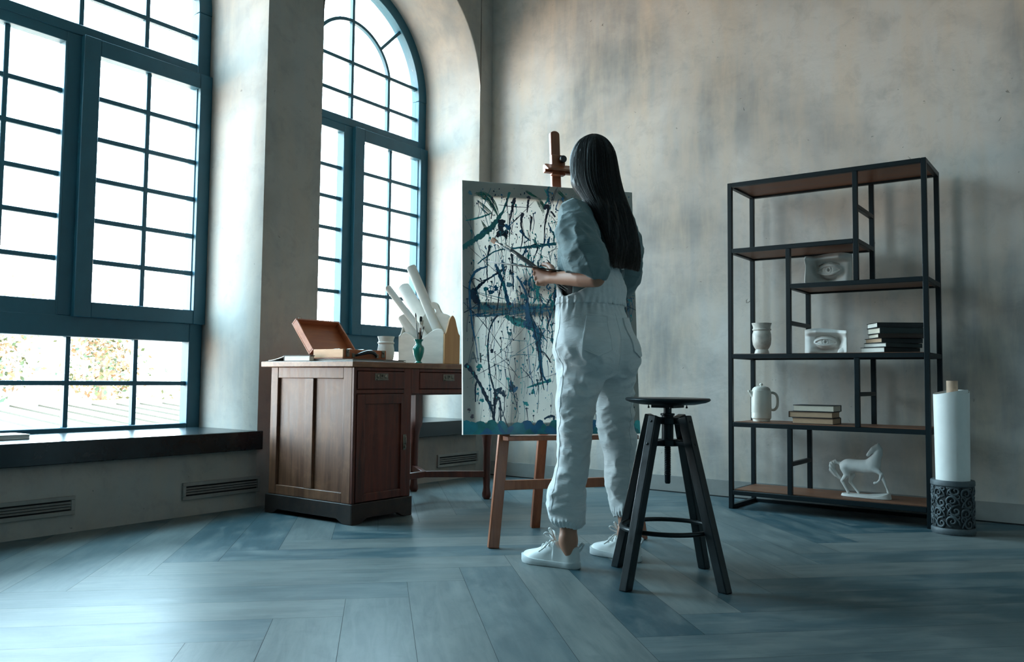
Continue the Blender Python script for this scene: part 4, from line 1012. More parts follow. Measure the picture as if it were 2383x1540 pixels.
lid = MB().lathe([(0, 0.205), (0.02, 0.204), (0.038, 0.199), (0.048, 0.190), (0.0505, 0.184), (0.0505, 0.181), (0, 0.181)], 36).build('pot_lid', M_pot, pt)
MB().lathe([(0, 0), (0.006, 0.0), (0.006, 0.004), (0.010, 0.007), (0.0105, 0.012), (0.007, 0.016), (0, 0.017)], 20, c=(0, 0, 0.2035)).build('lid_knob', M_pot, lid)
rd = Vector((_r.x, _r.y, 0)).normalized()
hpts = [(0.050, 0.163), (0.065, 0.166), (0.083, 0.158), (0.093, 0.14), (0.096, 0.115), (0.093, 0.09), (0.082, 0.072), (0.068, 0.066), (0.053, 0.070)]
MB().tube([rd*a+Vector((0, 0, b)) for a, b in smooth_poly(hpts, 4)], 0.0075, 10).build('pot_handle', M_pot, pt)
sp = MB(); vs = []; fs = []
for i, (q, zc_, w, h) in enumerate(((0.048, 0.150, 0.016, 0.026), (0.060, 0.160, 0.011, 0.018), (0.070, 0.171, 0.008, 0.009), (0.076, 0.175, 0.007, 0.006))):
    for k in range(14):
        a = 2*PI*k/14; vs.append(rd*(-q)+Vector((-rd.y, rd.x, 0))*(w*math.cos(a))+Vector((0, 0, zc_+h*math.sin(a))))
for i in range(3):
    for k in range(14): k2 = (k+1) % 14; fs.append((i*14+k, i*14+k2, (i+1)*14+k2, (i+1)*14+k))
fs += [tuple(range(14)), tuple(42+k for k in range(14))]; sp.add(vs, fs).build('pot_spout', M_pot, pt)

PG = [simple('pages_cream', '#d8cdbb', 0.8, var=0.08, scale=60, stretch=(1, 1, 12)), simple('pages_white', '#dcd9d0', 0.8, var=0.06, scale=60, stretch=(1, 1, 12)), simple('pages_tan', '#b99a7d', 0.8, var=0.1, scale=60, stretch=(1, 1, 12))]
CVR = [simple('book_cloth_black', '#191d1f', 0.6), simple('book_cloth_brown', '#33251d', 0.6), simple('book_cloth_slate', '#26302f', 0.6)]
def book(x0, x1, y0, y1, z, t, pg, cv_, label, group, rz=0.0, spine='back'):
    """closed book lying flat; page edges toward the viewer and left"""
    cx, cy = (x0+x1)/2, (y0+y1)/2; w, d = (x1-x0)/2, (y1-y0)/2
    e = empty('book', (cx, cy, z), rz, label, 'book', group); c = 0.003
    mb = MB().box((-w, -d, 0), (w, d, c)).box((-w, -d, t-c), (w, d, t))
    mb.box((w-c, -d, c), (w, d, t-c)) if spine == 'right' else (mb.box((-w, d-c, c), (w, d, t-c)) if spine == 'back' else mb.box((-w, -d, c), (-w+c, d, t-c)))
    mb.build('cover', cv_, e, bevel=0.0006, seg=1)
    MB().box((-w+(0.004 if spine != 'left' else c), -d+0.004, c), (w-(0.004 if spine != 'right' else c), d-(0.004 if spine != 'back' else c), t-c)).build('page_block', pg, e)
    return e
def bx_(pxl, pxr, y): return on_y(pxl, 800, y).x, on_y(pxr, 800, y).x
z = ZA; G6 = 'books stacked on the middle shelf'
def turned_book(corner, th, L, W, z, t, pg, cv_, label, group):
    """closed book lying flat with its near corner at `corner`; spine along th, short page end to the left"""
    e = empty('book', (corner[0], corner[1], z), th, label, 'book', group); c = 0.003
    MB().box((0, 0, 0), (L, W, c)).box((0, 0, t-c), (L, W, t)).box((0, 0, c), (L, c, t-c)).build('cover', cv_, e, bevel=0.0006, seg=1)
    MB().box((0.004, c, c), (L-0.004, W-0.005, t-c)).build('page_block', pg, e)
    return e
six = ((2058, 0.029, 1, 0, 62, 0.285, 'lowest book of the six-book stack on the middle shelf'), (2062, 0.023, 1, 2, 57, 0.262, 'second book from the bottom of the six-book stack, with white pages'), (2052, 0.025, 2, 0, 45, 0.248, 'third book from the bottom of the six-book stack, with tan pages'), (2044, 0.023, 0, 1, 31, 0.253, 'thin fourth book from the bottom of the six-book stack'), (2048, 0.032, 0, 2, 36, 0.248, 'thickest book of the six-book stack, second from the top'), (2042, 0.027, 1, 0, 32, 0.247, 'top book of the six-book stack on the middle shelf'))
for i, (pc0, t, pg, cc, th, Lb, lb) in enumerate(six):
    yf = 4.665+0.003*(i % 3)
    turned_book((on_y(pc0, 800, yf).x, yf), rad(th), Lb*0.955, 0.155, z, t-0.0006, PG[pg], CVR[cc], lb, G6); z += t
z = ZC; G3 = 'books stacked on the second lowest shelf'
for i, (pl, pr, t, pg, cc, lb, sp_) in enumerate(((1841, 1937, 0.034, 2, 1, 'lowest of the three books on the second lowest shelf', 'back'), (1833, 1935, 0.034, 2, 1, 'middle book of the three on the second lowest shelf, with a brown spine', 'left'), (1843, 1938, 0.036, 0, 0, 'top book of the three on the second lowest shelf, with a dark cover', 'back'))):
    xl, xr = bx_(pl, pr, 4.70); book(xl, xr, 4.70+0.004*i, 4.86, z, t-0.0006, PG[pg], CVR[cc], lb, G3, 0.0, sp_); z += t

# plaster eyes -----------------------------------------------------------
def eye_cast(name, mirror, W, Hh, loc, rz, label, nose):
    """classic drawing-school cast: block with brow, eyeball, lids and nose side; faces -Y"""
    s = -1.0 if mirror else 1.0
    def sdf(P):
        X = P[:, 0]*s/W*0.2; Y = P[:, 1]/W*0.2; Z = (P[:, 2]-Hh/2)/Hh*0.125
        n = len(X)
        # surface depth y(x,z) toward -Y, face normalised to 0.2 x 0.125
        g = lambda x0, z0, sx, sz: np.exp(-((X-x0)/sx)**2-((Z-z0)/sz)**2)
        y = -0.040+0*X
        y -= 0.040*np.exp(-((Z-0.046-0.06*X)/0.015)**2)*np.clip(1-np.maximum(X-0.045, 0)/0.06, 0, 1)     # brow ridge
        y -= 0.070*np.exp(-((X+0.098)/0.024)**2)*(0.75+0.5*np.exp(-((Z+0.05)/0.05)**2))                   # nose bridge side
        y += 0.030*g(-0.064, 0.010, 0.018, 0.026)                                                        # inner hollow
        y += 0.016*g(0.02, 0.030, 0.06, 0.009)                                                           # under the brow
        y -= 0.016*g(0.060, -0.048, 0.05, 0.024)                                                         # cheek
        y += 0.015*g(0.0, -0.038, 0.055, 0.010)
        y += 0.020*np.clip((X-0.07)/0.03, 0, 1)**2
        d = -(Y-y)
        Xe, Ze = X/1.32, (Z+0.004)/1.32-0.004
        Q3 = np.stack([Xe, Y, Ze], 1)
        e = ell(Q3, (0.0, -0.036, -0.004), (0.036, 0.032, 0.027))
        up = np.abs(Ze-(-0.004+0.0165-0.0165*((Xe-0.002)/0.044)**2))-0.0044
        lo_ = np.abs(Ze-(-0.004-0.013+0.013*((Xe+0.002)/0.042)**2))-0.0034
        sh = ell(Q3, (0.0, -0.036, -0.004), (0.041, 0.0385, 0.031))
        lid1 = np.maximum(sh, np.maximum(up, np.abs(Xe)-0.043)); lid2 = np.maximum(sh, np.maximum(lo_, np.abs(Xe)-0.041))
        crease = np.maximum(np.abs(Ze-(0.0225-0.0150*((Xe-0.002)/0.046)**2))-0.0014, np.abs(Xe)-0.036)
        iris = np.sqrt(Xe**2+(Ze+0.002)**2)
        e = np.where((iris < 0.0120) & (iris > 0.0105), e+0.003, e); e = np.where((iris < 0.0050), e+0.010, e)
        D = smax(d, -np.maximum(crease, -(Y+0.075)), 0.003)
        D = smin(D, e, 0.003); D = smin(D, lid1, 0.003); D = smin(D, lid2, 0.003)
        D = np.minimum(D, np.linalg.norm(np.stack([Xe-0.0045, (Y+0.066), Ze-0.002], 1), axis=1)-0.0032)
        if nose: D = smin(D, ell(np.stack([X, Y, Z], 1), (-0.082, -0.085, -0.055), (0.026, 0.03, 0.022)), 0.015)
        b = np.maximum(np.abs(X)-0.098-0.02*(-Y), np.maximum(Y-0.004, np.abs(Z)-0.060-0.010*np.sin(X*18+1.0)*(Z > 0)))
        return smax(D, b, 0.004)*0.75*W/0.2
    o = implicit(name, sdf, (-W*0.62, -W*0.68, -0.012), (W*0.62, W*0.06, Hh+0.015), 0.0021, M_pls, None, 2)
    zmin = min(v.co.z for v in o.data.vertices); o.data.transform(Matrix.Translation((0, 0, -zmin)))
    o.location = loc; o.rotation_euler = (0, 0, rz); return tag(o, label, 'plaster cast')
pe = on_y(1927, 640, 4.80)
eye_cast('plaster_eye_cast', False, 0.235, 0.172, (pe.x+0.005, 4.83, ZE), rad(8), 'large white plaster eye with heavy brow behind the upper divider post', False)
pe = on_y(1917, 800, 4.76)
eye_cast('plaster_eye_cast', True, 0.222, 0.135, (pe.x, 4.80, ZA), rad(14), 'white plaster eye with nose side on the middle shelf below the other', True)

# horse statue -------------------------------------------------------------
def horse(loc, rz):
    """rearing walk: x forward (to the right in the photo), z up; one foreleg raised, head turned back"""
    e = empty('horse_statue', loc, rz, 'white plaster horse with raised foreleg on the lowest shelf', 'statue')
    def sdf(P):
        body = smin(ell(P, (-0.060, 0, 0.162), (0.052, 0.030, 0.034)), ell(P, (0.030, 0, 0.163), (0.058, 0.031, 0.034)), 0.03)
        body = smin(body, cap(P, (-0.06, 0, 0.166), (0.045, 0, 0.166), 0.029, 0.030), 0.02)
        body = smin(body, ell(P, (0.070, 0, 0.178), (0.032, 0.027, 0.042)), 0.02)
        nk = chain(P, [(0.066, 0, 0.190), (0.084, 0.004, 0.225), (0.092, 0.006, 0.250), (0.084, 0.008, 0.272)], [0.030, 0.023, 0.018, 0.015])
        body = smin(body, nk, 0.014)
        hd = chain(P, [(0.084, 0.006, 0.270), (0.068, -0.004, 0.260), (0.050, -0.010, 0.240), (0.042, -0.012, 0.228)], [0.0155, 0.0145, 0.0095, 0.0085])
        body = smin(body, hd, 0.006)
        for q in (-0.006, 0.008): body = smin(body, cap(P, (0.088, 0.004+q, 0.280), (0.092, 0.004+q*1.4, 0.295), 0.005, 0.002), 0.003)
        body = smin(body, chain(P, [(0.092, 0.006, 0.284), (0.104, 0.006, 0.262), (0.106, 0.004, 0.232), (0.096, 0.002, 0.205)], [0.006, 0.008, 0.007, 0.004]), 0.006)   # mane
        legs = [  # hip/shoulder, knee or stifle, hock or wrist, fetlock, hoof
            ([(-0.080, -0.016, 0.150), (-0.068, -0.018, 0.115), (-0.094, -0.018, 0.080), (-0.070, -0.018, 0.036), (-0.062, -0.018, 0.022)], [0.028, 0.018, 0.010, 0.007, 0.009]),
            ([(-0.080, 0.016, 0.150), (-0.052, 0.018, 0.112), (-0.062, 0.018, 0.074), (-0.030, 0.018, 0.034), (-0.018, 0.018, 0.020)], [0.028, 0.018, 0.010, 0.007, 0.009]),
            ([(0.062, -0.016, 0.158), (0.100, -0.020, 0.142), (0.112, -0.020, 0.132), (0.104, -0.020, 0.100), (0.090, -0.020, 0.085), (0.078, -0.020, 0.082)], [0.022, 0.013, 0.011, 0.0075, 0.007, 0.0095]),
            ([(0.070, 0.016, 0.158), (0.098, 0.018, 0.128), (0.116, 0.018, 0.088), (0.130, 0.018, 0.050), (0.134, 0.018, 0.036)], [0.022, 0.013, 0.009, 0.0065, 0.009])]
        for p, r in legs: body = smin(body, chain(P, p, [q*0.86 for q in r], 0.003), 0.008)
        tl_ = chain(P, [(-0.110, 0, 0.172), (-0.135, 0, 0.180), (-0.152, 0, 0.165), (-0.150, 0, 0.135), (-0.130, 0, 0.110), (-0.108, 0, 0.092), (-0.098, 0, 0.078)], [0.008, 0.012, 0.016, 0.018, 0.014, 0.009, 0.004])
        return smin(body, tl_+0.0015*np.sin(P[:, 0]*400+P[:, 2]*300), 0.006)
    implicit('horse_figure', sdf, (-0.18, -0.05, 0.008), (0.155, 0.055, 0.305), 0.0023, M_pls, e, 2)
    mb = MB(); n = 28; out = []
    for k in range(n):
        a = 2*PI*k/n; out.append((0.025+0.125*np.sign(math.cos(a))*abs(math.cos(a))**0.7, 0.042*np.sign(math.sin(a))*abs(math.sin(a))**0.8))
    vs = [(x*1.04-0.001, y*1.06, 0) for x, y in out]+[(x, y, 0.014+0.022*max(0, (x-0.09)/0.06)**1.5) for x, y in out]
    mb.add(vs, [tuple(range(n-1, -1, -1)), tuple(range(n, 2*n))]+[(i, (i+1) % n, n+(i+1) % n, n+i) for i in range(n)]); mb.build('statue_base', M_pls, e, bevel=0.002)
    return e
ph = on_y(2012, 1160, 4.78)
horse((ph.x-0.02, 4.79, ZD), rad(-4))

# carved vase with paper roll and tube -------------------------------------
vzc = empty('carved_vase', (-0.672, 4.585, 0), 0, 'grey cylindrical vase carved with scrolls on the floor beside the shelving', 'vase')
M_cv = simple('dark_carved_resin', '#4d565a', 0.55, var=0.25, scale=30, bump=0.08)
M_cvd = simple('dark_carved_ground', '#1e2528', 0.7, var=0.2, scale=30)
R0 = 0.089
MB().lathe([(0, 0.002), (R0, 0.002), (R0, 0.25), (R0-0.012, 0.25), (R0-0.012, 0.02), (0, 0.02)], 56).build('inner_wall', M_cvd, vzc)
MB().lathe([(R0-0.02, 0.0), (0.094, 0.0), (0.098, 0.006), (0.098, 0.024), (0.094, 0.030), (R0-0.002, 0.031)], 56).build('foot_band', M_cv, vzc)
MB().lathe([(R0-0.012, 0.228), (0.094, 0.228), (0.098, 0.233), (0.098, 0.25), (0.095, 0.256), (0.080, 0.256), (0.077, 0.25), (0.077, 0.10)], 56).build('rim_band', M_cv, vzc)
mb = MB(); Rv = random.Random(4)
def onc(u, v): a = u/0.094; return (0.0915*math.cos(a), 0.0915*math.sin(a), v)
circ = 2*PI*0.094
def spiral(u, v, r, a0, turns, sg, w):
    pts = []; n = int(18*turns)
    for k in range(n+1):
        t = k/n; rr_ = r*(1-t)**0.85+0.0015; a = a0+sg*2*PI*turns*t; pts.append(onc(u+rr_*math.cos(a), min(max(v+rr_*math.sin(a), 0.035), 0.224)))
    mb.tube(pts, [w*(0.8+0.5*math.sin(PI*min(1, k/n*1.3))) for k in range(n)]+[w*1.25], 6)
for col in range(9):
    u = circ*col/9; sg = 1 if col % 2 else -1
    for row in range(4):
        v = 0.055+row*0.048+(0.012 if col % 2 else 0); s2 = sg*(1 if row % 2 else -1)
        spiral(u+0.008*s2, v, 0.026, PI/2*s2+Rv.uniform(-0.4, 0.4), 1.35, s2, 0.0042)
        spiral(u-0.018*s2, v+0.022, 0.015, -PI/2*s2+Rv.uniform(-0.4, 0.4), 1.2, -s2, 0.0034)
        mb.tube([onc(u-0.028*s2, max(v-0.02, .034)), onc(u-0.022*s2, v), onc(u-0.004*s2, min(v+0.022, .224)), onc(u+0.026*s2, min(v+0.034, .225))], [0.0025, 0.0045, 0.0045, 0.002], 6)
mb.build('scroll_carving', M_cv, vzc, angle=None)
pr_ = empty('large_paper_roll', (-0.672, 4.585, 0.021), 0, 'large white paper roll standing in the carved vase', 'paper roll')
vs = []; fs = []; n = 70; turns = 1.25
for k in range(n+1):
    a = -1.1+2*PI*turns*k/n; r = 0.0755*(1-0.10*k/n)
    rt = r*1.10
    for z, q in ((0.0, r), (0.4, r*1.06), (0.66+0.012*math.sin(a*1.3), rt)): vs += [(q*math.cos(a), q*math.sin(a), z), ((q-0.0012)*math.cos(a), (q-0.0012)*math.sin(a), z)]
for k in range(n):
    i = k*6; j = i+6
    for q in (0, 2): fs += [(i+q, j+q, j+q+2, i+q+2), (i+q+1, i+q+3, j+q+3, j+q+1)]
    fs += [(i, i+1, j+1, j), (i+4, j+4, j+5, i+5)]
MB().add(vs, fs).build('rolled_sheet', simple('roll_paper', '#e4e4e0', 0.75, var=0.05, scale=8, bump=0.06, bscale=9), pr_, angle=50)
tb = MB().lathe([(0.020, 0), (0.0255, 0), (0.0255, 0.715), (0.020, 0.715), (0.020, 0.0)], 24).build('cardboard_tube', simple('cardboard', '#b79a83', 0.75, var=0.1))
tb.location = (-0.668, 4.60, 0.021); tag(tb, 'brown cardboard tube sticking up out of the large white paper roll', 'tube')
# ------------------------------------------------------------------ the woman.  local axes: x forward, y her left, z up
PO = Vector((-1.70, 2.93, 0)); PRZ = rad(170)
per = empty('person', PO, PRZ, 'woman seen from behind, long black hair, white overalls, holding palette and brushes', 'person')
def stack(P): return P
M_skin = simple('skin', '#b27f66', 0.5, var=0.06, scale=9, bump=0.03, bscale=120)
# --- body
HIP_L, KNE_L, ANK_L = (0.0, 0.085, 0.86), (0.005, 0.145, 0.50), (0.004, 0.168, 0.10)
HIP_R, KNE_R, ANK_R = (0.0, -0.075, 0.86), (-0.005, -0.112, 0.50), (-0.050, -0.122, 0.10)
SH_L, EL_L, WR_L = (0.0, 0.165, 1.365), (-0.160, 0.205, 1.102), (0.063, 0.20, 1.121)
SH_R, EL_R, WR_R = (0.01, -0.165, 1.365), (0.055, -0.235, 1.135), (0.205, -0.15, 1.235)
def body_sdf(P):
    d = loft(P, [(0.80, 0, 0, 0.10, 0.15), (0.90, 0, 0.01, 0.105, 0.155), (1.03, 0.02, 0.02, 0.085, 0.125), (1.15, 0.02, 0.015, 0.09, 0.135), (1.28, 0.015, 0.0, 0.085, 0.135), (1.35, 0.005, 0.0, 0.06, 0.125), (1.40, 0.0, 0.0, 0.045, 0.07)])
    d = smin(d, cap(P, (0.0, 0, 1.38), (0.022, 0, 1.52), 0.052, 0.050), 0.03)
    d = smin(d, ell(P, (0.035, 0.0, 1.620), (0.090, 0.072, 0.108)), 0.02)
    d = smin(d, ell(P, (0.060, 0.0, 1.565), (0.058, 0.052, 0.06)), 0.02)
    # face: nose, lips, eye hollows, ears
    d = smin(d, chain(P, [(0.118, 0, 1.625), (0.140, 0, 1.590), (0.128, 0, 1.583)], [0.008, 0.012, 0.012]), 0.012)
    d = smin(d, cap(P, (0.114, -0.016, 1.552), (0.114, 0.016, 1.552), 0.008), 0.008)
    for s in (-1, 1):
        d = smax(d, -ell(P, (0.128, s*0.030, 1.622), (0.012, 0.016, 0.011)), 0.012)
        d = smin(d, ell(P, (0.105, s*0.030, 1.621), (0.014, 0.013, 0.011)), 0.004)
        d = smin(d, ell(P, (0.025, s*0.074, 1.605), (0.018, 0.007, 0.030)), 0.006)
    for h_, k_, a_ in ((HIP_L, KNE_L, ANK_L), (HIP_R, KNE_R, ANK_R)):
        d = smin(d, chain(P, [h_, k_], [0.075, 0.052]), 0.03)
        m_ = tuple(np.array(k_)*0.62+np.array(a_)*0.38+np.array((-0.002, 0, 0)))
        d = smin(d, chain(P, [k_, m_, tuple(np.array(a_)+np.array((0, 0, .05))), a_], [0.043, 0.037, 0.033, 0.034]), 0.02)
        d = smin(d, cap(P, a_, (a_[0]-0.006, a_[1], 0.058), 0.033, 0.024), 0.02)
        for s in (-1, 1): d = smin(d, ell(P, (a_[0]+0.002, a_[1]+s*0.029, 0.114), (0.013, 0.008, 0.014)), 0.014)
    for s_, e_ in ((SH_L, EL_L), (SH_R, EL_R)): d = smin(d, chain(P, [s_, e_], [0.040, 0.033]), 0.02)
    return d
def arm_sdf(el_, wr, palm, fing, thumb):
    el_, wr = np.array(el_), np.array(wr)
    def f(P):
        b = el_+(wr-el_)*0.30
        d = chain(P, [el_, b, wr], [0.034, 0.0355, 0.0225])
        c, h, R = palm
        d = smin(d, rbox(P, c, h*np.array((0.8, 0.8, 0.62)), 0.010, R), 0.020)
        for i, (pts, rs) in enumerate(fing):
            w0 = wr+(np.array(pts[0])-wr)*0.10; d = smin(d, cap(P, tuple(w0), tuple(np.array(pts[0])), 0.0125, 0.0105), 0.010)
        for pts, rs in fing: d = smin(d, chain(P, pts, rs, 0.002), 0.0045)
        for pts, rs in thumb: d = smin(d, chain(P, pts, rs, 0.002), 0.007)
        # knuckles
        for pts, rs in fing: d = smin(d, ell(P, np.array(pts[0])+np.array((0, 0.004, 0))*np.sign(palm[0][1]), (0.0095, 0.0095, 0.0088)), 0.004)
        return d
    return f
def unit(v): v = np.array(v, float); return v/np.linalg.norm(v)
dL = unit(np.array((0.187, 0.2, 1.148))-np.array(WR_L))
pR = np.stack([dL, np.array((0, 1.0, 0)), np.cross(dL, (0, 1.0, 0))], 1)
pc_ = np.array(WR_L)+dL*0.050
def P_(a, b, c): return tuple(np.array(WR_L)+dL*a+np.array((0, b, 0))+np.array((-dL[2], 0, dL[0]))*c)
fingL = []
for c, L1, L2, L3, r, a0 in ((0.023, 0.038, 0.026, 0.019, 0.0090, 0.112), (0.004, 0.039, 0.028, 0.020, 0.0092, 0.104), (-0.0145, 0.036, 0.026, 0.019, 0.0088, 0.093), (-0.032, 0.029, 0.020, 0.016, 0.0078, 0.079)):
    k0 = np.array(P_(a0-0.010, 0.008, c)); k1 = k0+unit((0.62, -0.72, 0.02))*L1; k2 = k1+unit((-0.55, -0.80, -0.02))*L2; k3 = k2+unit((-0.95, 0.15, 0))*L3
    fingL.append(([k0, k1, k2, k3], [r*1.06, r, r*0.92, r*0.78]))
thL = [([P_(0.012, -0.010, 0.018), P_(0.044, -0.024, 0.038), P_(0.074, -0.032, 0.0465), P_(0.102, -0.034, 0.0455)], [0.0140, 0.0120, 0.0102, 0.0080])]
armL = arm_sdf(EL_L, WR_L, (pc_, np.array((0.046, 0.0145, 0.037)), pR), fingL, thL)
dR = unit(np.array(WR_R)-np.array(EL_R)); oR = np.array(WR_R)
zR = unit(np.cross(dR, (0, 1, 0.2))); yR = np.cross(zR, dR)
def Q_(a, b, c): return oR+dR*a+yR*b+zR*c
fingR = []
for c, L1, L2, L3, r, a0 in ((0.027, 0.038, 0.024, 0.018, 0.0088, 0.086), (0.009, 0.038, 0.026, 0.02, 0.0090, 0.088), (-0.0095, 0.034, 0.025, 0.019, 0.0086, 0.083), (-0.026, 0.027, 0.020, 0.016, 0.0076, 0.075)):
    k0 = Q_(a0-0.008, -0.006, c); k1 = k0+unit(dR*0.8+yR*0.6)*L1; k2 = k1+unit(-dR*0.25+yR*0.95)*L2; k3 = k2+unit(-dR*0.9+yR*0.3)*L3
    fingR.append(([k0, k1, k2, k3], [r*1.06, r, r*0.92, r*0.78]))
thR = [([Q_(0.018, 0.004, 0.026), Q_(0.040, 0.020, 0.040), Q_(0.062, 0.034, 0.034), Q_(0.080, 0.042, 0.022)], [0.0125, 0.0105, 0.0095, 0.008])]
armR = arm_sdf(EL_R, WR_R, (Q_(0.048, 0, 0), np.array((0.044, 0.0145, 0.036)), np.stack([dR, yR, zR], 1)), fingR, thR)
v1, q1 = surface(body_sdf, (-0.30, -0.32, 0.02), (0.20, 0.30, 1.75), 0.0075)
v2, q2 = surface(armL, (-0.215, 0.105, 1.045), (0.235, 0.255, 1.225), 0.0025)
v3, q3 = surface(armR, (0.0, -0.30, 1.08), (0.36, -0.03, 1.36), 0.0035)
body = mesh_np('body', [(relax(v1, q1, 1), q1), (relax(v2, q2, 1), q2), (relax(v3, q3, 1), q3)], M_skin, per)
# nails of the left hand
M_nail = simple('nail', '#d8b3a2', 0.3, var=0.02)
nb = MB()
for pts, rs in fingL+thL:
    a, b = np.array(pts[-2]), np.array(pts[-1]); d = unit(b-a); up = np.array((0, 0, 1.0)) if pts is thL[0][0] else unit(np.cross(d, (0, 0, 1))); c = b+up*rs[-1]*0.75
    X = unit(np.cross(d, up)); R = Matrix((tuple(X*0.0052), tuple(d*0.0062), tuple(up*0.0022))).transposed().to_4x4(); R.translation = tuple(c)
    nb.lathe([(0, -1), (0.7, -0.7), (1, 0), (0.7, 0.7), (0, 1)], 10, M=R)
nb.build('nails', M_nail, body)

# eyes, brows and lips (turned away from the photo)
M_eye = simple('eye_white', '#e4e2dc', 0.2, var=0.02); M_iris = simple('iris_brown', '#2a1a12', 0.15); M_lip = simple('lip', '#a45a52', 0.4, var=0.05); M_brow = simple('brow_black', '#17130f', 0.7)
for s in (-1, 1):
    c = Vector((0.1085, s*0.030, 1.622))
    ey = MB().lathe([(0, -0.0105), (0.0075, -0.0075), (0.0105, 0), (0.0075, 0.0075), (0, 0.0105)], 16, M=Matrix.Translation(c) @ Matrix.Scale(0.85, 4, (0, 0, 1))).build('eye', M_eye, body)
    MB().lathe([(0, 0), (0.0055, 0), (0.0045, 0.0015), (0, 0.002)], 14, M=Matrix.Translation(c+Vector((0.0098, 0, 0))) @ Matrix.Rotation(PI/2, 4, 'Y')).build('iris', M_iris, ey)
    MB().tube([(0.119, s*0.012, 1.643), (0.1195, s*0.028, 1.648), (0.110, s*0.046, 1.643)], [0.002, 0.0028, 0.0012], 6).build('eyebrow', M_brow, body)
MB().tube([(0.114, -0.022, 1.553), (0.1215, -0.009, 1.5555), (0.122, 0.0, 1.5545), (0.1215, 0.009, 1.5555), (0.114, 0.022, 1.553)], [0.001, 0.0038, 0.0036, 0.0038, 0.001], 8).tube([(0.114, -0.020, 1.550), (0.1215, 0, 1.5465), (0.114, 0.020, 1.550)], [0.001, 0.0045, 0.001], 8).build('lips', M_lip, body)
# --- shirt
def cloth_mat(name, col, fine=0.25, rough=0.8):
    t = NT(name); c = lin(col); v = t.coord('Object', (1, 1, 1)); w = t.coord('Object', (1.0, 1.0, 2.6), (0.3, 0.5, 0))
    n1 = t.noise(w, 13, 5, 0.55, 1.4); n2 = t.noise(v, 420, 2, 0.5)
    t.set(t.b, 'Base Color', t.ramp(n1, [(0.3, tuple(x*0.9 for x in c[:3])), (0.7, c)])); t.b.inputs['Roughness'].default_value = rough
    t.b.inputs['Sheen Weight'].default_value = 0.15
    t.link(t.bump(n2, 0.12, 0.001, t.bump(n1, fine, 0.012)), t.b.inputs['Normal']); return t.m
M_shirt = cloth_mat('blue_grey_cotton', '#6d8285', 0.35)
M_over = cloth_mat('white_denim', '#dfe3e3', 0.28)
M_under = cloth_mat('black_jersey', '#15191b', 0.1)
TOR = [(0.98, 0.02, 0.022, 0.104, 0.140), (1.06, 0.02, 0.022, 0.106, 0.142), (1.15, 0.024, 0.018, 0.112, 0.148), (1.25, 0.022, 0.010, 0.116, 0.158), (1.32, 0.012, 0.0, 0.108, 0.168), (1.37, 0.004, 0.0, 0.086, 0.168), (1.405, 0.002, 0.0, 0.066, 0.125), (1.44, 0.006, 0.0, 0.060, 0.075), (1.465, 0.010, 0.0, 0.058, 0.062)]
def fold(P, seed, sx_, sy_, sz_, shear=0.0, amp=0.005):
    Q = P.copy(); Q[:, 2] += shear*Q[:, 1]+0.25*shear*Q[:, 0]
    w = vnoise(P*9+5.3, seed+50)*0.5
    n = vnoise(Q*np.array((sx_, sy_, sz_), np.float32)+w[:, None]+seed*3.1, seed)
    return amp*(1-2*np.abs(n)**0.75)
def fold_dir(P, seed, e1, fa, fc, amp):
    """sharp cloth ridges running along e1"""
    e1 = unit(e1); e2 = unit(np.cross(e1, (0.3, 0.5, 0.81))); e3 = np.cross(e1, e2)
    Q = P@np.stack([e1*fa, e2*fc, e3*fc], 1).astype(np.float32)+seed*3.7
    Q = Q+0.55*vnoise(P*7+seed, seed+60)[:, None]
    return amp*(1-2*np.abs(vnoise(Q, seed))**0.7)
SLV_L = [(-0.002, 0.150, 1.365), (-0.050, 0.190, 1.285), (-0.110, 0.210, 1.190), (-0.135, 0.212, 1.135)]
SLV_R = [(0.004, -0.150, 1.365), (0.025, -0.195, 1.28), (0.045, -0.225, 1.19), (0.060, -0.236, 1.135)]
SEC_R = [0.066, 0.076, 0.080, 0.052]
def sleeve_pt(t, phi, off=0.0):
    """point on the left sleeve: t along it, phi round it (0 = forward, 90 = outward, 180 = back)"""
    k = t*(len(SLV_L)-1); i = min(int(k), len(SLV_L)-2); a, b = np.array(SLV_L[i]), np.array(SLV_L[i+1]); p = a+(b-a)*(k-i)
    d = unit(np.array(SLV_L[-1])-np.array(SLV_L[0])); o = unit(np.array((0, 1.0, 0))-d*d[1]); fw = np.cross(o, d); fw = fw if fw[0] > 0 else -fw
    r = np.interp(t, [0, 0.33, 0.67, 1], [0.066, 0.073, 0.074, 0.066])+off; return tuple(p+(fw*math.cos(rad(phi))+o*math.sin(rad(phi)))*r)
SFOLDS = []
for t0, p0, t1, p1, r in ((-0.0, 60, 0.75, 165, .009), (0.12, 30, 0.9, 150, .010), (0.30, 10, 1.0, 120, .009), (0.5, 0, 1.0, 80, .008), (0.05, 100, 0.55, 175, .008), (0.7, 15, 0.98, 60, .007), (0.42, 75, 0.95, 172, .007)):
    SFOLDS.append(([sleeve_pt(t0+(t1-t0)*u, p0+(p1-p0)*u, 0.001 if 0.1 < u < 0.9 else -0.004) for u in np.linspace(0, 1, 7)], r))
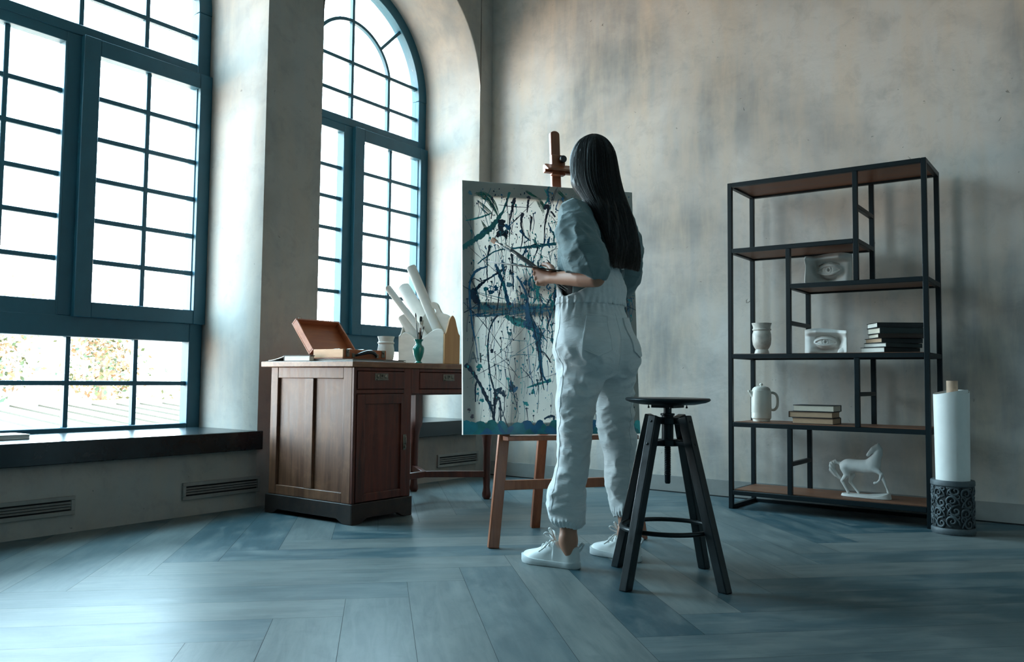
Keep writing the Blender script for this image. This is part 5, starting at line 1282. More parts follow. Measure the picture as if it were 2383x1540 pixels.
def shirt_sdf(P):
    d = loft(P, TOR)
    sl = smin(chain(P, SLV_L, [0.066, 0.073, 0.074, 0.066], 0.03), cap(P, SLV_L[3], (-0.105, 0.208, 1.085), 0.064, 0.058), 0.02)
    n_ = np.array((0.266, 0.0, -0.964)); pl = (P-A_((-0.061, 0.2, 1.133)))@A_(n_)                # slanting cuff opening above the elbow
    inner = chain(P, [SLV_L[2], SLV_L[3], (-0.105, 0.208, 1.085)], [0.062, 0.056, 0.050])
    band = np.maximum(np.abs(pl+0.020)-0.020, sl-0.0045)                                          # turned-up cuff
    sl = smin(np.maximum(sl, pl), band, 0.005)
    sl = np.maximum(sl, -np.maximum(inner, -pl-0.035))
    sr = chain(P, SLV_R, [0.068, 0.074, 0.070, 0.054], 0.03); sr = smin(sr, cap(P, SLV_R[3], (0.12, -0.20, 1.175), 0.052, 0.046), 0.02)
    f1 = fold_dir(P, 3, (-0.50, 0.25, -0.83), 4, 17, 0.0075); f2 = fold_dir(P, 4, (0.7, 0.3, -0.64), 7, 30, 0.0028)
    # long drapery folds swept over the sleeve
    for pts, r in SFOLDS: sl = smin(sl, chain(P, pts, [r*0.3]+[r]*(len(pts)-2)+[r*0.3]), 0.008)
    sl = np.maximum(sl, pl)
    d = smin(d, sl, 0.022); d = smin(d, sr, 0.022)
    d = smin(d, chain(P, [(0.01, 0.075, 1.445), (-0.035, 0.045, 1.462), (-0.048, 0, 1.466), (-0.035, -0.045, 1.462), (0.01, -0.075, 1.445)], [0.013]*5), 0.012)   # collar
    # shoulder seam
    d = d-f1-f2
    # open front shows the black vest at her left side
    wdg = smax(np.maximum(P[:, 2]-1.100+0.15*np.abs(P[:, 0]-0.02), -(P[:, 1]-0.08)), np.abs(P[:, 0]-0.055)-0.055, 0.01)
    return smax(d, -wdg, 0.008)
implicit('shirt', shirt_sdf, (-0.26, -0.33, 0.97), (0.20, 0.34, 1.495), 0.0045, M_shirt, per, 1)
implicit('black_vest', lambda P: loft(P, [(z, a, b, c-0.008, e-0.008) for z, a, b, c, e in TOR if z < 1.2]), (-0.15, -0.2, 0.97), (0.2, 0.24, 1.16), 0.008, M_under, per, 1)

# --- overalls
LEGL = [(0.158, 0.001, 0.170, 0.050, 0.050), (0.168, 0.001, 0.170, 0.060, 0.060), (0.195, 0.008, 0.170, 0.068, 0.068), (0.22, 0.014, 0.170, 0.073, 0.072), (0.278, 0.019, 0.165, 0.076, 0.074), (0.345, 0.006, 0.160, 0.068, 0.066), (0.39, -0.004, 0.155, 0.062, 0.061), (0.447, -0.003, 0.150, 0.063, 0.063), (0.50, 0.0, 0.145, 0.066, 0.066), (0.557, 0.005, 0.135, 0.072, 0.071), (0.63, 0.010, 0.122, 0.081, 0.079), (0.70, 0.006, 0.108, 0.092, 0.084), (0.78, 0.0, 0.098, 0.110, 0.088), (0.85, 0.0, 0.085, 0.115, 0.09)]
LEGR = [(0.172, -0.046, -0.122, 0.046, 0.046), (0.184, -0.044, -0.122, 0.052, 0.052), (0.22, -0.032, -0.121, 0.057, 0.055), (0.28, -0.020, -0.120, 0.060, 0.058), (0.35, -0.016, -0.119, 0.064, 0.062), (0.42, -0.016, -0.118, 0.066, 0.064), (0.50, -0.010, -0.110, 0.075, 0.074), (0.557, -0.006, -0.100, 0.077, 0.075), (0.63, -0.004, -0.092, 0.082, 0.078), (0.70, -0.002, -0.086, 0.093, 0.084), (0.78, 0.0, -0.080, 0.110, 0.088), (0.85, 0.0, -0.075, 0.115, 0.09)]
HIPS = [(0.74, -0.004, 0.016, 0.105, 0.140), (0.78, -0.010, 0.022, 0.135, 0.168), (0.838, -0.010, 0.036, 0.147, 0.181), (0.88, -0.006, 0.032, 0.145, 0.179), (0.927, 0.008, 0.022, 0.134, 0.172), (0.98, 0.016, 0.022, 0.126, 0.164), (1.022, 0.020, 0.024, 0.116, 0.154), (1.05, 0.020, 0.022, 0.121, 0.159)]
BIB = [(1.00, 0.020, 0.024, 0.117, 0.155), (1.06, 0.020, 0.022, 0.119, 0.154), (1.12, 0.022, 0.020, 0.119, 0.152), (1.18, 0.022, 0.016, 0.121, 0.156), (1.25, 0.018, 0.004, 0.126, 0.168)]
def limb_pt(S, z, phi, off):
    S = np.array(sorted(S)); cx, cy, rx, ry = (float(hinterp(np.array([z]), S[:, 0], S[:, k])[0]) for k in (1, 2, 3, 4))
    return (cx+(rx+off)*math.cos(rad(phi)), cy+(ry+off)*math.sin(rad(phi)), z)
def limb_fold(S, z0, p0, z1, p1, r):
    U = np.linspace(0, 1, 7); pts = [limb_pt(S, z0+(z1-z0)*u-0.012*math.sin(PI*u), p0+(p1-p0)*u, -r*0.45) for u in U]
    return pts, [r*(0.15+0.85*math.sin(PI*u)) for u in U]
LFOLDS = [limb_fold(LEGL, *q) for q in ((.745, 80, .715, 190, .013), (.700, 70, .655, 175, .013), (.660, 95, .690, 215, .010), (.615, 65, .585, 165, .011), (.575, 110, .600, 220, .009), (.545, 60, .515, 150, .010), (.500, 120, .525, 225, .010), (.470, 55, .440, 165, .011), (.425, 100, .445, 215, .009), (.385, 60, .360, 170, .010), (.335, 105, .365, 220, .009), (.315, 50, .270, 130, .012), (.280, 110, .300, 215, .010), (.235, 45, .250, 120, .011), (.222, 120, .245, 225, .011), (.195, 70, .205, 190, .009))]
RFOLDS = [limb_fold(LEGR, *q) for q in ((.750, 230, .700, 150, .013), (.705, 250, .655, 160, .012), (.655, 235, .615, 150, .010), (.605, 250, .575, 140, .010), (.555, 225, .545, 120, .009), (.520, 255, .490, 150, .011), (.470, 230, .470, 110, .010), (.430, 250, .400, 140, .010), (.380, 220, .370, 110, .009), (.335, 250, .310, 140, .010), (.290, 215, .280, 110, .009), (.245, 250, .235, 130, .010), (.215, 200, .220, 90, .009))]
def pants_sdf(P):
    x, y, z = P[:, 0], P[:, 1], P[:, 2]
    hip = loft(P, HIPS); hip = smin(hip, ell(P, (-0.068, 0.100, 0.815), (0.082, 0.084, 0.090)), 0.03); hip = smin(hip, ell(P, (-0.068, -0.055, 0.815), (0.080, 0.082, 0.090)), 0.03)
    crease = cap(P, (-0.155, 0.024, 0.90), (-0.135, 0.022, 0.74), 0.006, 0.012); hip = smax(hip, -crease, 0.045)
    L, R = loft(P, LEGL), loft(P, LEGR)
    # drapery: diagonal pulls under the seat, knee and shin folds
    for pts, r in LFOLDS: L = smin(L, chain(P, pts, r), 0.009)
    for pts, r in RFOLDS: R = smin(R, chain(P, pts, r), 0.009)
    d = smin(smin(hip, L, 0.018), smin(hip, R, 0.018), 0.004)
    # fine wrinkles
    low = np.clip((0.92-z)/0.1, 0, 1)
    d = d-low*(fold_dir(P, 7, (0.55, -0.70, 0.45), 6, 20, 0.0050)+fold_dir(P, 8, (0.5, 0.7, -0.5), 8, 40, 0.0024))
    # gathers at the elastic waist and cuffs
    th = np.arctan2(y-0.022, x-0.02); gw = np.exp(-((z-1.022)/0.035)**2)
    d = d-0.0045*gw*np.sin(th*34+6*vnoise(P*14, 9))-0.006*np.exp(-((z-1.0)/0.07)**2)*vnoise(np.stack([th*5, z*6, z*0], 1)+40, 10)
    for (cx, cy, zc, w) in ((0.004, 0.170, 0.172, 1), (-0.044, -0.122, 0.188, 1)):
        t2 = np.arctan2(y-cy, x-cx); near = (np.hypot(x-cx, y-cy) < 0.12)
        d = d-near*0.004*np.exp(-((z-zc)/0.02)**2)*np.sin(t2*22+4*vnoise(P*20, 12))
    d = np.maximum(d, z-1.05)
    # hollow cuffs
    for a, b, z0 in (((0.003, 0.170, 0.10), (0.003, 0.170, 0.165), 0.042), ((-0.048, -0.122, 0.10), (-0.047, -0.122, 0.182), 0.042)): d = np.maximum(d, -cap(P, a, b, z0))
    return d
implicit('overall_trousers', pants_sdf, (-0.20, -0.22, 0.145), (0.19, 0.27, 1.06), 0.0048, M_over, per, 1)
def bib_sdf(P):
    x, y, z = P[:, 0], P[:, 1], P[:, 2]
    base = loft(P, BIB)
    th = np.degrees(np.arctan2(y-0.018, x-0.02)); ab = np.abs(th)             # 180 = centre back
    back = np.interp(180-ab, [0, 14, 20, 27, 45, 70, 92, 100, 118, 126, 180], [1.215, 1.205, 1.165, 1.128, 1.098, 1.066, 1.048, 1.060, 1.12, 1.215, 1.215])
    f = 0.006*vnoise(np.stack([th/11, z*7, z*0], 1)+20, 14)+0.003*vnoise(np.stack([th/5, z*12, z*0], 1)+70, 15)
    puff = 0.010*np.exp(-((z-1.085)/0.04)**2)*np.clip((88-(180-ab))/30, 0, 1)
    th_r = np.radians(th); gw = np.exp(-((z-1.022)/0.022)**2)
    base = base-0.0045*gw*np.sin(th_r*34+6*vnoise(P*14, 9))-0.006*gw
    d = np.abs(base-f*(1-gw)-puff+0.004)-0.0045
    return smax(d, np.maximum(z-back, 1.019-z), 0.003)
implicit('overall_bib', bib_sdf, (-0.18, -0.22, 0.99), (0.20, 0.24, 1.24), 0.0045, M_over, per, 1)
# straps crossing over the shoulders
def strap(s):
    pts = [(-0.128, -0.012*s, 1.165), (-0.128, 0.012*s, 1.21), (-0.118, 0.045*s, 1.28), (-0.098, 0.075*s, 1.35), (-0.045, 0.085*s, 1.412), (0.03, 0.085*s, 1.412), (0.100, 0.08*s, 1.36), (0.140, 0.07*s, 1.28), (0.153, 0.06*s, 1.21)]
    q = smooth_poly(pts, 5); mb = MB(); N = len(q); vs = []; fs = []
    for i, p in enumerate(q):
        a = Vector(q[max(i-1, 0)]); b = Vector(q[min(i+1, N-1)]); d = (b-a).normalized(); o = (Vector(p)-Vector((0.0, 0, 1.28))); o -= d*o.dot(d); o.normalize(); sd = d.cross(o)
        for u, w in ((-0.019, -0.002), (0.019, -0.002), (0.019, 0.003), (-0.019, 0.003)): vs.append(Vector(p)+sd*u+o*w)
    for i in range(N-1):
        for k in range(4): fs.append((i*4+k, i*4+(k+1) % 4, (i+1)*4+(k+1) % 4, (i+1)*4+k))
    fs += [(3, 2, 1, 0), tuple((N-1)*4+k for k in range(4))]
    mb.add(vs, fs).build('shoulder_strap', M_over, per, bevel=0.001, seg=1)
strap(1); strap(-1)
# patch pockets and seams wrapped on the trousers
def on_pants(pts, off):
    """walk points from outside onto the cloth, along the horizontal toward the hip axis"""
    P = A_(pts); ax = np.stack([np.full(len(P), 0.0), np.full(len(P), 0.022), P[:, 2]], 1).astype(np.float32)
    return P, ax
def project(p, toward, off=0.0):
    p = A_(p); t = A_(toward); d = t-p; d = d/np.linalg.norm(d, axis=1, keepdims=True)
    return march(pants_sdf, p, d)-d*off
def pocket(cornersA, name):
    """corner list: (angle, z) around the hip axis, five corners clockwise from top left"""
    N = 12; vs = []; rows = []
    (aTL, zTL), (aTR, zTR), (aBR, zBR), (aV, zV), (aBL, zBL) = cornersA
    grid = []
    for i in range(N+1):
        t = i/N
        for j in range(N+1):
            u = j/N; zb = zBL+(zV-zBL)*(u/0.5) if u < 0.5 else zV+(zBR-zV)*((u-0.5)/0.5)
            a = (aTL+(aTR-aTL)*u)*(1-t)+(aBL+(aBR-aBL)*u)*t; zt = zTL+(zTR-zTL)*u
            grid.append((a, zt+(zb-zt)*t))
    g = np.array(grid); r = 0.30
    far = np.stack([0.0+r*np.cos(np.radians(g[:, 0])), 0.022+r*np.sin(np.radians(g[:, 0])), g[:, 1]], 1)
    to = np.stack([np.zeros(len(g)), np.full(len(g), 0.022), g[:, 1]], 1)
    A = project(far, to, 0.0055); B = project(far, to, -0.004); n = len(g)
    fs = []
    for i in range(N):
        for j in range(N): a = i*(N+1)+j; fs.append((a, a+1, a+N+2, a+N+1))
    bd = [j for j in range(N+1)]+[i*(N+1)+N for i in range(1, N+1)]+[N*(N+1)+j for j in range(N-1, -1, -1)]+[i*(N+1) for i in range(N-1, 0, -1)]
    fs += [(bd[k], bd[(k+1) % len(bd)], n+bd[(k+1) % len(bd)], n+bd[k]) for k in range(len(bd))]
    o = MB().add(np.concatenate([A, B]).tolist(), fs).build(name, M_over, per, angle=60, bevel=0.0012, seg=2)
    rim = MB(); rim.tube((A[bd]+0).tolist(), 0.0016, 5, closed=True); rim.build('pocket_edge', M_over, o)
    # stitched hem
    hem = MB(); k = [2*(N+1)+j for j in range(N+1)]; hem.tube((A[k]).tolist(), 0.0009, 5); hem.build('pocket_stitching', M_over, o)
pocket([(117, 0.972), (152, 0.968), (152, 0.836), (135, 0.812), (117, 0.838)], 'back_pocket')
pocket([(196, 0.968), (231, 0.972), (231, 0.838), (213, 0.812), (196, 0.836)], 'back_pocket')
def seam(pts, name='seam', r=0.0013):
    q = np.array(smooth_poly(pts, 6)); g = project(q[:, :3], q[:, 3:], 0.0006); MB().tube(g.tolist(), r, 5).build(name, M_over, per)
seam([(0.045, 0.40, z, 0.0+0.03, 0.05, z) for z in (1.0, 0.92, 0.85)]+[(0.03, 0.40, z, 0.012, hinterp(np.array([z]), [s[0] for s in LEGL], [s[2] for s in LEGL])[0], z) for z in (0.75, 0.65, 0.55, 0.45, 0.36, 0.28, 0.21)], 'side_seam', 0.0011)
seam([(-0.4, 0.026, z, 0.0, 0.024, z) for z in (1.01, 0.95, 0.89, 0.83, 0.78)], 'back_seam', 0.0016)
seam([(-0.4, -0.10, z, 0.0, -0.10, z) for z in (0.66, 0.58, 0.50, 0.42, 0.34, 0.26)], 'inner_leg_seam', 0.0014)

# --- hair
t = NT('black_hair'); v = t.coord('Object', (110, 110, 3.0)); n1 = t.noise(v, 3.0, 6, 0.65, 0.2)
zc = t.n('ShaderNodeTexCoord'); sp_ = t.n('ShaderNodeSeparateXYZ'); t.link(zc.outputs['Object'], sp_.inputs[0])
c = t.ramp(n1, [(0.3, lin('#0b0e10')), (0.75, lin('#1c1f21'))])
tipf = t.n('ShaderNodeMapRange'); tipf.inputs['From Min'].default_value = 1.16; tipf.inputs['From Max'].default_value = 1.34; tipf.inputs['To Min'].default_value = 0.75; tipf.inputs['To Max'].default_value = 0.0
t.link(sp_.outputs['Z'], tipf.inputs['Value']); c = t.mix(tipf.outputs['Result'], c, lin('#43342c'))
t.set(t.b, 'Base Color', c); t.b.inputs['Roughness'].default_value = 0.42; t.b.inputs['Specular IOR Level'].default_value = 0.35
t.b.inputs['Anisotropic'].default_value = 0.6
t.link(t.bump(n1, 0.35, 0.006), t.b.inputs['Normal']); M_hair = t.m
HAIR = [(1.160, -0.128, -0.014, 0.007, 0.084), (1.195, -0.128, -0.014, 0.016, 0.087), (1.226, -0.128, -0.010, 0.024, 0.090), (1.327, -0.118, 0.018, 0.040, 0.101), (1.395, -0.086, 0.024, 0.056, 0.106), (1.455, -0.034, 0.017, 0.082, 0.106), (1.515, 0.003, 0.013, 0.099, 0.102), (1.563, 0.018, 0.008, 0.102, 0.096), (1.615, 0.028, 0.004, 0.103, 0.087), (1.655, 0.031, 0.003, 0.096, 0.078), (1.690, 0.032, 0.003, 0.076, 0.062), (1.715, 0.031, 0.003, 0.050, 0.042), (1.732, 0.030, 0.003, 0.012, 0.010)]
def hair_sdf(P):
    d = loft(P, HAIR); x, y, z = P[:, 0], P[:, 1], P[:, 2]
    # face opening at the front
    face = smax(ell(P, (0.135, 0.0, 1.585), (0.075, 0.066, 0.085)), -(x-0.055), 0.02); d = smax(d, -face, 0.01)
    th = np.arctan2(y-0.01, x-0.0)
    d = d-0.0035*vnoise(np.stack([th*9, z*2.2, z*0], 1)+30, 20)-0.0018*vnoise(np.stack([th*26, z*3, z*0], 1)+60, 21)
    # parting
    return d+0.004*np.exp(-(y/0.006)**2)*np.exp(-((z-1.72)/0.03)**2)
hair = implicit('hair', hair_sdf, (-0.19, -0.15, 1.15), (0.16, 0.16, 1.75), 0.0046, M_hair, per, 1)
mb = MB(); Rh = random.Random(9)
HS = np.array(sorted(HAIR))
for i in range(1300):
    a = Rh.uniform(52, 308); zt = Rh.uniform(1.155, 1.215); w = Rh.uniform(0.0006, 0.0015); lift = Rh.uniform(-0.0012, 0.0022); drift = Rh.uniform(-7, 7)
    z0 = 1.728 if Rh.random() < 0.5 else Rh.uniform(1.35, 1.7); n = 24; zs = z0-(z0-zt)*np.linspace(0, 1, n)**(2.0 if z0 > 1.7 else 1.0); pts = []
    if z0 < 1.7: w *= 0.8
    cx, cy, rx, ry = (hinterp(zs, HS[:, 0], HS[:, k]) for k in (1, 2, 3, 4))
    ph = Rh.uniform(0, 6.28)
    for k in range(n):
        aa = rad(a+drift*k/n); fr = k/(n-1); spread = 0.012*max(0, fr-0.75)*4*Rh.uniform(0.2, 1)*math.cos(ph)
        pts.append((cx[k]+(rx[k]+lift)*math.cos(aa), cy[k]+(ry[k]+lift)*math.sin(aa)+spread, zs[k]))
    q_ = np.array(pts)
    for _ in range(3): q_[1:-1] = (q_[:-2]+q_[1:-1]*2+q_[2:])/4
    pts = [tuple(p) for p in q_]
    mb.tube(pts, [w*(0.5+0.5*min(1, k/3))*(1 if k < n-4 else (n-k)/4.5) for k in range(n)], 4, caps=False)
mb.build('hair_strands', M_hair, hair, angle=None, normals=False)

# --- sneakers
M_shoe = simple('white_leather', '#dfe2e0', 0.4, var=0.03, scale=8, bump=0.02, bscale=60)
M_sole = simple('white_rubber', '#d3d8d8', 0.6, var=0.03)
M_lace = simple('white_lace', '#e6e8e6', 0.8, var=0.03)
def sneaker(heel, toe, side):
    hv, tv = Vector((*heel, 0)), Vector((*toe, 0)); d = tv-hv; Ls = d.length
    e = empty('sneaker', hv, math.atan2(d.y, d.x)); e.parent = per
    # outline half widths along the foot (0 heel .. 1 toe)
    ts = [0, 0.03, 0.10, 0.25, 0.45, 0.62, 0.75, 0.87, 0.95, 1.0]; wl = [0.004, 0.020, 0.031, 0.034, 0.035, 0.042, 0.0455, 0.038, 0.024, 0.004]; cy = [0, 0, 0, 0, 0.003*side, 0.002*side, -0.001*side, -0.005*side, -0.008*side, -0.009*side]
    T = np.linspace(0, 1, 41); W = hinterp(T, ts, wl); Cc = hinterp(T, ts, cy)
    def outline(grow=0.0):
        L = [(t*Ls, c+w+grow) for t, w, c in zip(T, W, Cc)]; R = [(t*Ls, c-w-grow) for t, w, c in zip(T, W, Cc)]
        L[0] = (L[0][0]-grow, L[0][1]); R[0] = (R[0][0]-grow, R[0][1]); L[-1] = (L[-1][0]+grow, L[-1][1]); R[-1] = (R[-1][0]+grow, R[-1][1]); return L+R[::-1]
    o0, o1, o2 = outline(-0.002), outline(0.0015), outline(0.0005); n = len(o0); top = lambda x: 0.025+0.006*(x/Ls)**2-0.003*math.sin(PI*x/Ls)
    vs = [(x, y, 0.0) for x, y in o0]+[(x, y, 0.004) for x, y in o1]+[(x, y, top(x)-0.003) for x, y in o1]+[(x, y, top(x)) for x, y in o2]
    fs = [tuple(range(n-1, -1, -1)), tuple(3*n+k for k in range(n))]
    for r in range(3): fs += [(r*n+k, r*n+(k+1) % n, (r+1)*n+(k+1) % n, (r+1)*n+k) for k in range(n)]
    MB().add(vs, fs).build('sole', M_sole, e, angle=50)
    # upper
    zs_t = [0.0, 0.04, 0.10, 0.20, 0.30, 0.36, 0.45, 0.58, 0.70, 0.82, 0.92, 1.0]; zs_h = [0.078, 0.083, 0.080, 0.070, 0.078, 0.092, 0.094, 0.078, 0.062, 0.053, 0.045, 0.034]
    def up_sdf(P):
        x = P[:, 0]/Ls; y = P[:, 1]; z = P[:, 2]; w = hinterp(x, ts, wl); c = hinterp(x, ts, cy); H = hinterp(x, zs_t, zs_h)
        h = np.clip((z-0.02)/np.maximum(H-0.02, 0.01), 0, 2); open_ = x < 0.40
        ww = np.maximum(w-0.002-np.where(open_, 0.004, 0.010)*h, 0.002)
        q = np.sqrt(((y-c)/ww)**2+np.where(open_, np.maximum(h-0.4, 0)*0.5, h)**2.4); d = (q-1)*np.minimum(ww, 0.03)
        d = smax(d, z-H, 0.006); d = np.maximum(d, 0.018-z); d = smax(d, np.maximum(-x*Ls-0.0, (x-1)*Ls+0.004), 0.01)
        hole = np.maximum(ell(P, (0.055*Ls/0.25, 0, 0.122), (0.044, 0.0265, 0.062)), -z+0.035); return smax(d, -hole, 0.004)
    implicit('upper', up_sdf, (-0.012, -0.056, 0.012), (Ls+0.01, 0.056, 0.11), 0.0028, M_shoe, e, 2)
    Ht = lambda t: float(hinterp(np.array([t]), zs_t, zs_h)[0])
    lc = MB()
    for t in (0.43, 0.49, 0.55, 0.61):
        z = Ht(t); w = 0.024; lc.tube([(t*Ls-0.004, -w, z-0.014), (t*Ls, -w*0.5, z-0.001), (t*Ls+0.003, 0, z+0.003), (t*Ls, w*0.5, z-0.001), (t*Ls-0.004, w, z-0.014)], 0.0028, 6)
    k = (0.42*Ls, 0.0, Ht(0.42)+0.004); kz = k[2]
    for s in (-1, 1):
        lc.tube(smooth_poly([k, (k[0]+0.012, s*0.018, kz+0.024), (k[0]+0.028, s*0.026, kz+0.028), (k[0]+0.034, s*0.020, kz+0.016), (k[0]+0.016, s*0.008, kz+0.006), k], 4), 0.0034, 6)
        lc.tube(smooth_poly([k, (k[0]+0.008, s*0.024, kz-0.004), (k[0]+0.03, s*0.036, kz-0.030), (k[0]+0.048, s*0.041, kz-0.044)], 4), 0.0028, 6)
    lc.tube(smooth_poly([k, (k[0]+0.004, 0.012, kz+0.03), (k[0]+0.014, 0.016, kz+0.045), (k[0]+0.020, 0.010, kz+0.036), (k[0]+0.008, 0.0, kz+0.012), k], 4), 0.0034, 6)
    lc.build('laces', M_lace, e)
    tg = MB().tube([(0.002, 0, 0.066), (-0.010, 0, 0.082), (-0.016, 0, 0.094), (-0.010, 0, 0.098), (0.002, 0, 0.084)], 0.004, 8); tg.build('heel_tab', M_sole, e)
    return e
sneaker((-0.040, 0.150), (0.216, 0.212), 1); sneaker((-0.122, -0.117), (0.132, -0.128), -1)

# --- palette and brushes in her hand (world placed from the hand)
MPw = Matrix.Translation(PO) @ Matrix.Rotation(PRZ, 4, 'Z')
p_tip, p_heel = Vector((0.428, 0.20, 1.2165)), Vector((0.035, 0.20, 1.1455)); pd = (p_tip-p_heel).normalized(); PLn = p_tip-p_heel
pal = empty('palette', MPw @ p_heel, 0, 'dark wooden palette held flat in her left hand, seen edge on', 'palette')
Mp = MPw.to_3x3().to_4x4() @ Matrix((tuple(pd), (0, 1, 0), tuple(pd.cross(Vector((0, 1, 0)))))).transposed().to_4x4()
Lp_ = PLn.length; outl = []
for k in range(40):
    a = 2*PI*k/40; outl.append((Lp_/2+Lp_/2*math.copysign(abs(math.cos(a))**0.7, math.cos(a)), -0.025+0.105*math.copysign(abs(math.sin(a))**0.75, math.sin(a))))
bmx_ = bmesh.new(); hcx = 0.105
vo = [bmx_.verts.new((a, b, 0)) for a, b in outl]; vi = [bmx_.verts.new((hcx+0.030*math.cos(2*PI*k/18), -0.018+0.028*math.sin(2*PI*k/18), 0)) for k in range(18)]
ed = [bmx_.edges.new((vo[i], vo[(i+1) % 40])) for i in range(40)]+[bmx_.edges.new((vi[i], vi[(i+1) % 18])) for i in range(18)]
bmesh.ops.triangle_fill(bmx_, edges=ed, use_beauty=True)
ex = bmesh.ops.extrude_face_region(bmx_, geom=bmx_.faces[:]); bmesh.ops.translate(bmx_, verts=[g for g in ex['geom'] if isinstance(g, bmesh.types.BMVert)], vec=(0, 0, 0.0045))
bmesh.ops.recalc_face_normals(bmx_, faces=bmx_.faces[:]); bmesh.ops.transform(bmx_, matrix=Mp, verts=bmx_.verts[:])
me = bpy.data.meshes.new('x'); bmx_.to_mesh(me); bmx_.free(); finish('palette_board', me, wood('palette_wood', '#2a2622', '#4c4239', 0.45, 0, 1.0), pal, True, 30)
dbm = MB(); Rp = random.Random(3)
for k in range(7):
    a = 0.18+0.03*k; dbm.lathe([(0.012, 0.0), (0.011, 0.003), (0.006, 0.006), (0, 0.007)], 10, M=Mp @ Matrix.Translation((a, -0.09+0.02*math.sin(k*1.7), 0.0045)))
dbm.build('paint_dabs', simple('palette_paint', '#2b7f8a', 0.3, var=0.5, scale=40), pal)
gh = 'brushes held in her left hand'
hand = Vector((0.118, 0.186, 1.140))
for tipp, col, bc, w, lb, offs in (((0.432, 0.196, 1.318), 0, 0, 0.011, 'large flat paintbrush with brown bristles and silver ferrule in her left hand', (0, 0, 0)), ((0.372, 0.186, 1.296), 1, 1, 0.0055, 'slim pale tipped paintbrush held above the other brushes in her left hand', (0.004, -0.004, 0.006)), ((0.330, 0.192, 1.262), 1, 2, 0.005, 'dark tipped slim paintbrush between palette and larger brushes in her left hand', (0.0, 0.007, -0.004))):
    tp = Vector(tipp); h_ = hand+Vector(offs); d = (h_-tp).normalized(); tail = h_+d*0.135
    brush(MPw @ tail, MPw @ tp, w, M_hand[col], M_bri[bc], lb, gh, flat=w > 0.01, r=0.0036)
# ------------------------------------------------------------------ outside the windows
M_roof = simple('pale_roof_sheet', '#8b8379', 0.6, var=0.05)
rf = empty('neighbour_roof', (-8.9, 5.2, 0.20), 0, 'pale ribbed roof seen through the lowest panes of the left window', 'roof')
rf.rotation_euler = (0, rad(4), 0)
MB().box((-1.9, -5, -0.05), (2.4, 2.3, 0.0)).build('roof_sheet', M_roof, rf)
M_rib = simple('roof_rib_tan', '#5f4f40', 0.6)
for k in range(22): MB().box((-1.9, -4.9+k*0.33, 0.0), (2.4, -4.86+k*0.33, 0.02)).build('roof_rib', M_rib, rf)
MB().box((-2.0, -5, 0.0), (-1.88, 2.3, 0.05)).build('roof_ridge', M_roof, rf)
def foliage(name, c, r, n, label, seed, cols=('#475330', '#917050')):
    e = empty(name, c, 0, label, 'tree', 'trees beyond the left window')
    Rt = np.random.default_rng(seed); mb = MB(); mats = [simple('leaf_green', cols[0], 0.6, var=0.4), simple('leaf_ochre', cols[1], 0.6, var=0.3)]
    nc = max(8, n//70); C_ = Rt.normal(size=(nc, 3)); C_ /= np.linalg.norm(C_, axis=1, keepdims=True); C_ *= np.cbrt(Rt.random((nc, 1)))*np.array(r)
    P = C_[Rt.integers(0, nc, n)]+Rt.normal(size=(n, 3))*0.13
    for p in P:
        a = Rt.normal(size=3); a /= np.linalg.norm(a); b = np.cross(a, Rt.normal(size=3)); b /= np.linalg.norm(b); s = 0.02+0.03*Rt.random()
        mb.add([p-a*s, p+b*s*0.6, p+a*s, p-b*s*0.6], [(0, 1, 2, 3)], 0 if Rt.random() < 0.3 else 1)
    mb.build('foliage', mats, e, False, normals=False)
    MB().tube([(0, 0, -r[2]-1.5), (0.05, 0, -r[2]*0.5), (0, 0.05, r[2]*0.3)], [0.12, 0.09, 0.05], 8).build('trunk', simple('bark', '#7a6450', 0.8), e)
foliage('broadleaf_tree', (-11.4, 4.35, 0.95), (0.6, 0.78, 0.75), 3600, 'leafy tree seen in the lower panes at the left edge of the left window', 1)
foliage('broadleaf_tree', (-11.6, 6.15, 0.95), (0.5, 0.50, 0.70), 2200, 'pale leafy tree behind the second lower pane of the left window', 2)
foliage('shrub', (-12.0, 7.55, 0.30), (0.2, 0.28, 0.2), 200, 'small sparse shrub seen in the lowest right pane of the left window', 3)

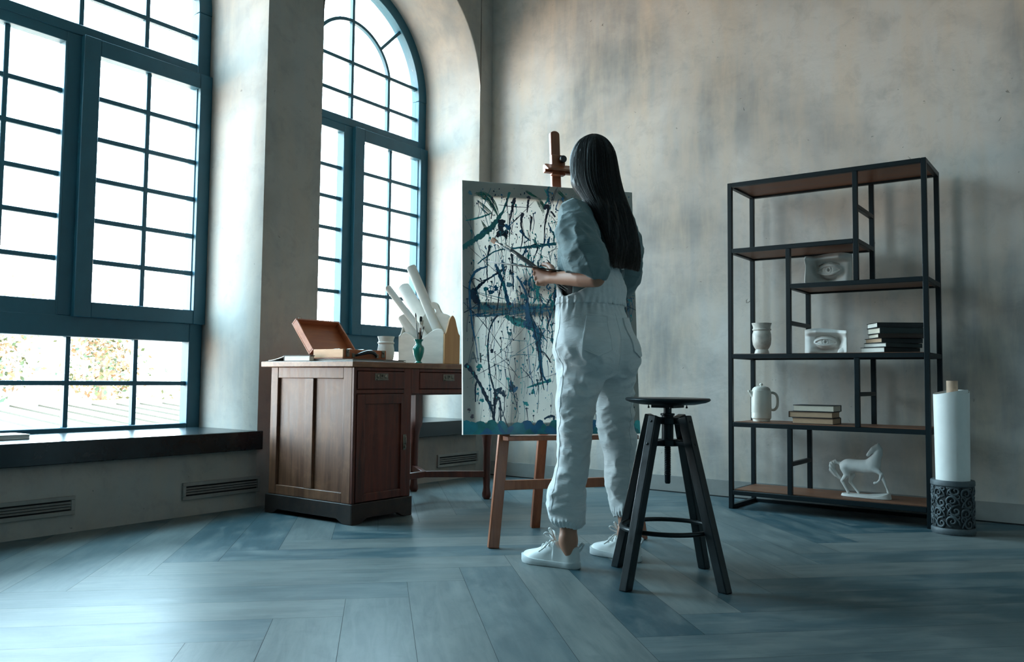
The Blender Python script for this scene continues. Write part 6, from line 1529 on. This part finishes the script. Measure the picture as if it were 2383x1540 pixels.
# ------------------------------------------------------------------ light
wd = bpy.data.worlds.new('daylight'); SC.world = wd; wd.use_nodes = True
nt = wd.node_tree; bg = nt.nodes['Background']
tc = nt.nodes.new('ShaderNodeTexCoord'); sx_ = nt.nodes.new('ShaderNodeSeparateXYZ'); nt.links.new(tc.outputs['Generated'], sx_.inputs[0])
mr = nt.nodes.new('ShaderNodeMapRange'); mr.inputs['From Min'].default_value = -1; mr.inputs['From Max'].default_value = 1; nt.links.new(sx_.outputs['Z'], mr.inputs['Value'])
cr = nt.nodes.new('ShaderNodeValToRGB'); el = cr.color_ramp.elements
WSTOPS = [(0.0, (0.16, 0.14, 0.12)), (0.365, (0.20, 0.17, 0.14)), (0.395, (0.72, 0.55, 0.40)), (0.445, (0.74, 0.57, 0.42)), (0.470, (0.36, 0.36, 0.35)), (0.515, (0.50, 0.53, 0.54)), (0.60, (0.38, 0.53, 0.60)), (1.0, (0.23, 0.46, 0.59))]
while len(el) < len(WSTOPS): el.new(0.5)
for e_, (p_, c_) in zip(el, WSTOPS): e_.position = p_; e_.color = (*c_, 1)
nt.links.new(mr.outputs['Result'], cr.inputs['Fac']); nt.links.new(cr.outputs['Color'], bg.inputs['Color'])
# the sky is brighter straight across from the windows than along the facade
m2 = nt.nodes.new('ShaderNodeMapRange'); m2.interpolation_type = 'SMOOTHSTEP'
for k_, v_ in (('From Min', -0.97), ('From Max', -0.45), ('To Min', 5.6), ('To Max', 28.0)): m2.inputs[k_].default_value = v_
nt.links.new(sx_.outputs['Y'], m2.inputs['Value']); nt.links.new(m2.outputs['Result'], bg.inputs['Strength'])
for yc in BAYS:
    l = bpy.data.lights.new('window_portal', 'AREA'); l.shape = 'RECTANGLE'; l.size = 2*RO; l.size_y = ZS+RO-ZB
    l.cycles.is_portal = True
    o = bpy.data.objects.new('window_portal', l); COL.objects.link(o); o.location = (XG-0.10, yc, (ZS+RO+ZB)/2)
    o.rotation_euler = (PI/2, 0, -PI/2)
vs_ = SC.view_settings
SC.display_settings.display_device = 'sRGB'
vs_.view_transform = 'Standard'; vs_.look = 'None'; vs_.gamma = 1.0; vs_.use_curve_mapping = False; vs_.exposure = 0.9
SC.cycles.use_denoising = True
SC.cycles.max_bounces = 8; SC.cycles.diffuse_bounces = 5; SC.cycles.glossy_bounces = 3; SC.cycles.transparent_max_bounces = 10
SC.cycles.sample_clamp_indirect = 8.0
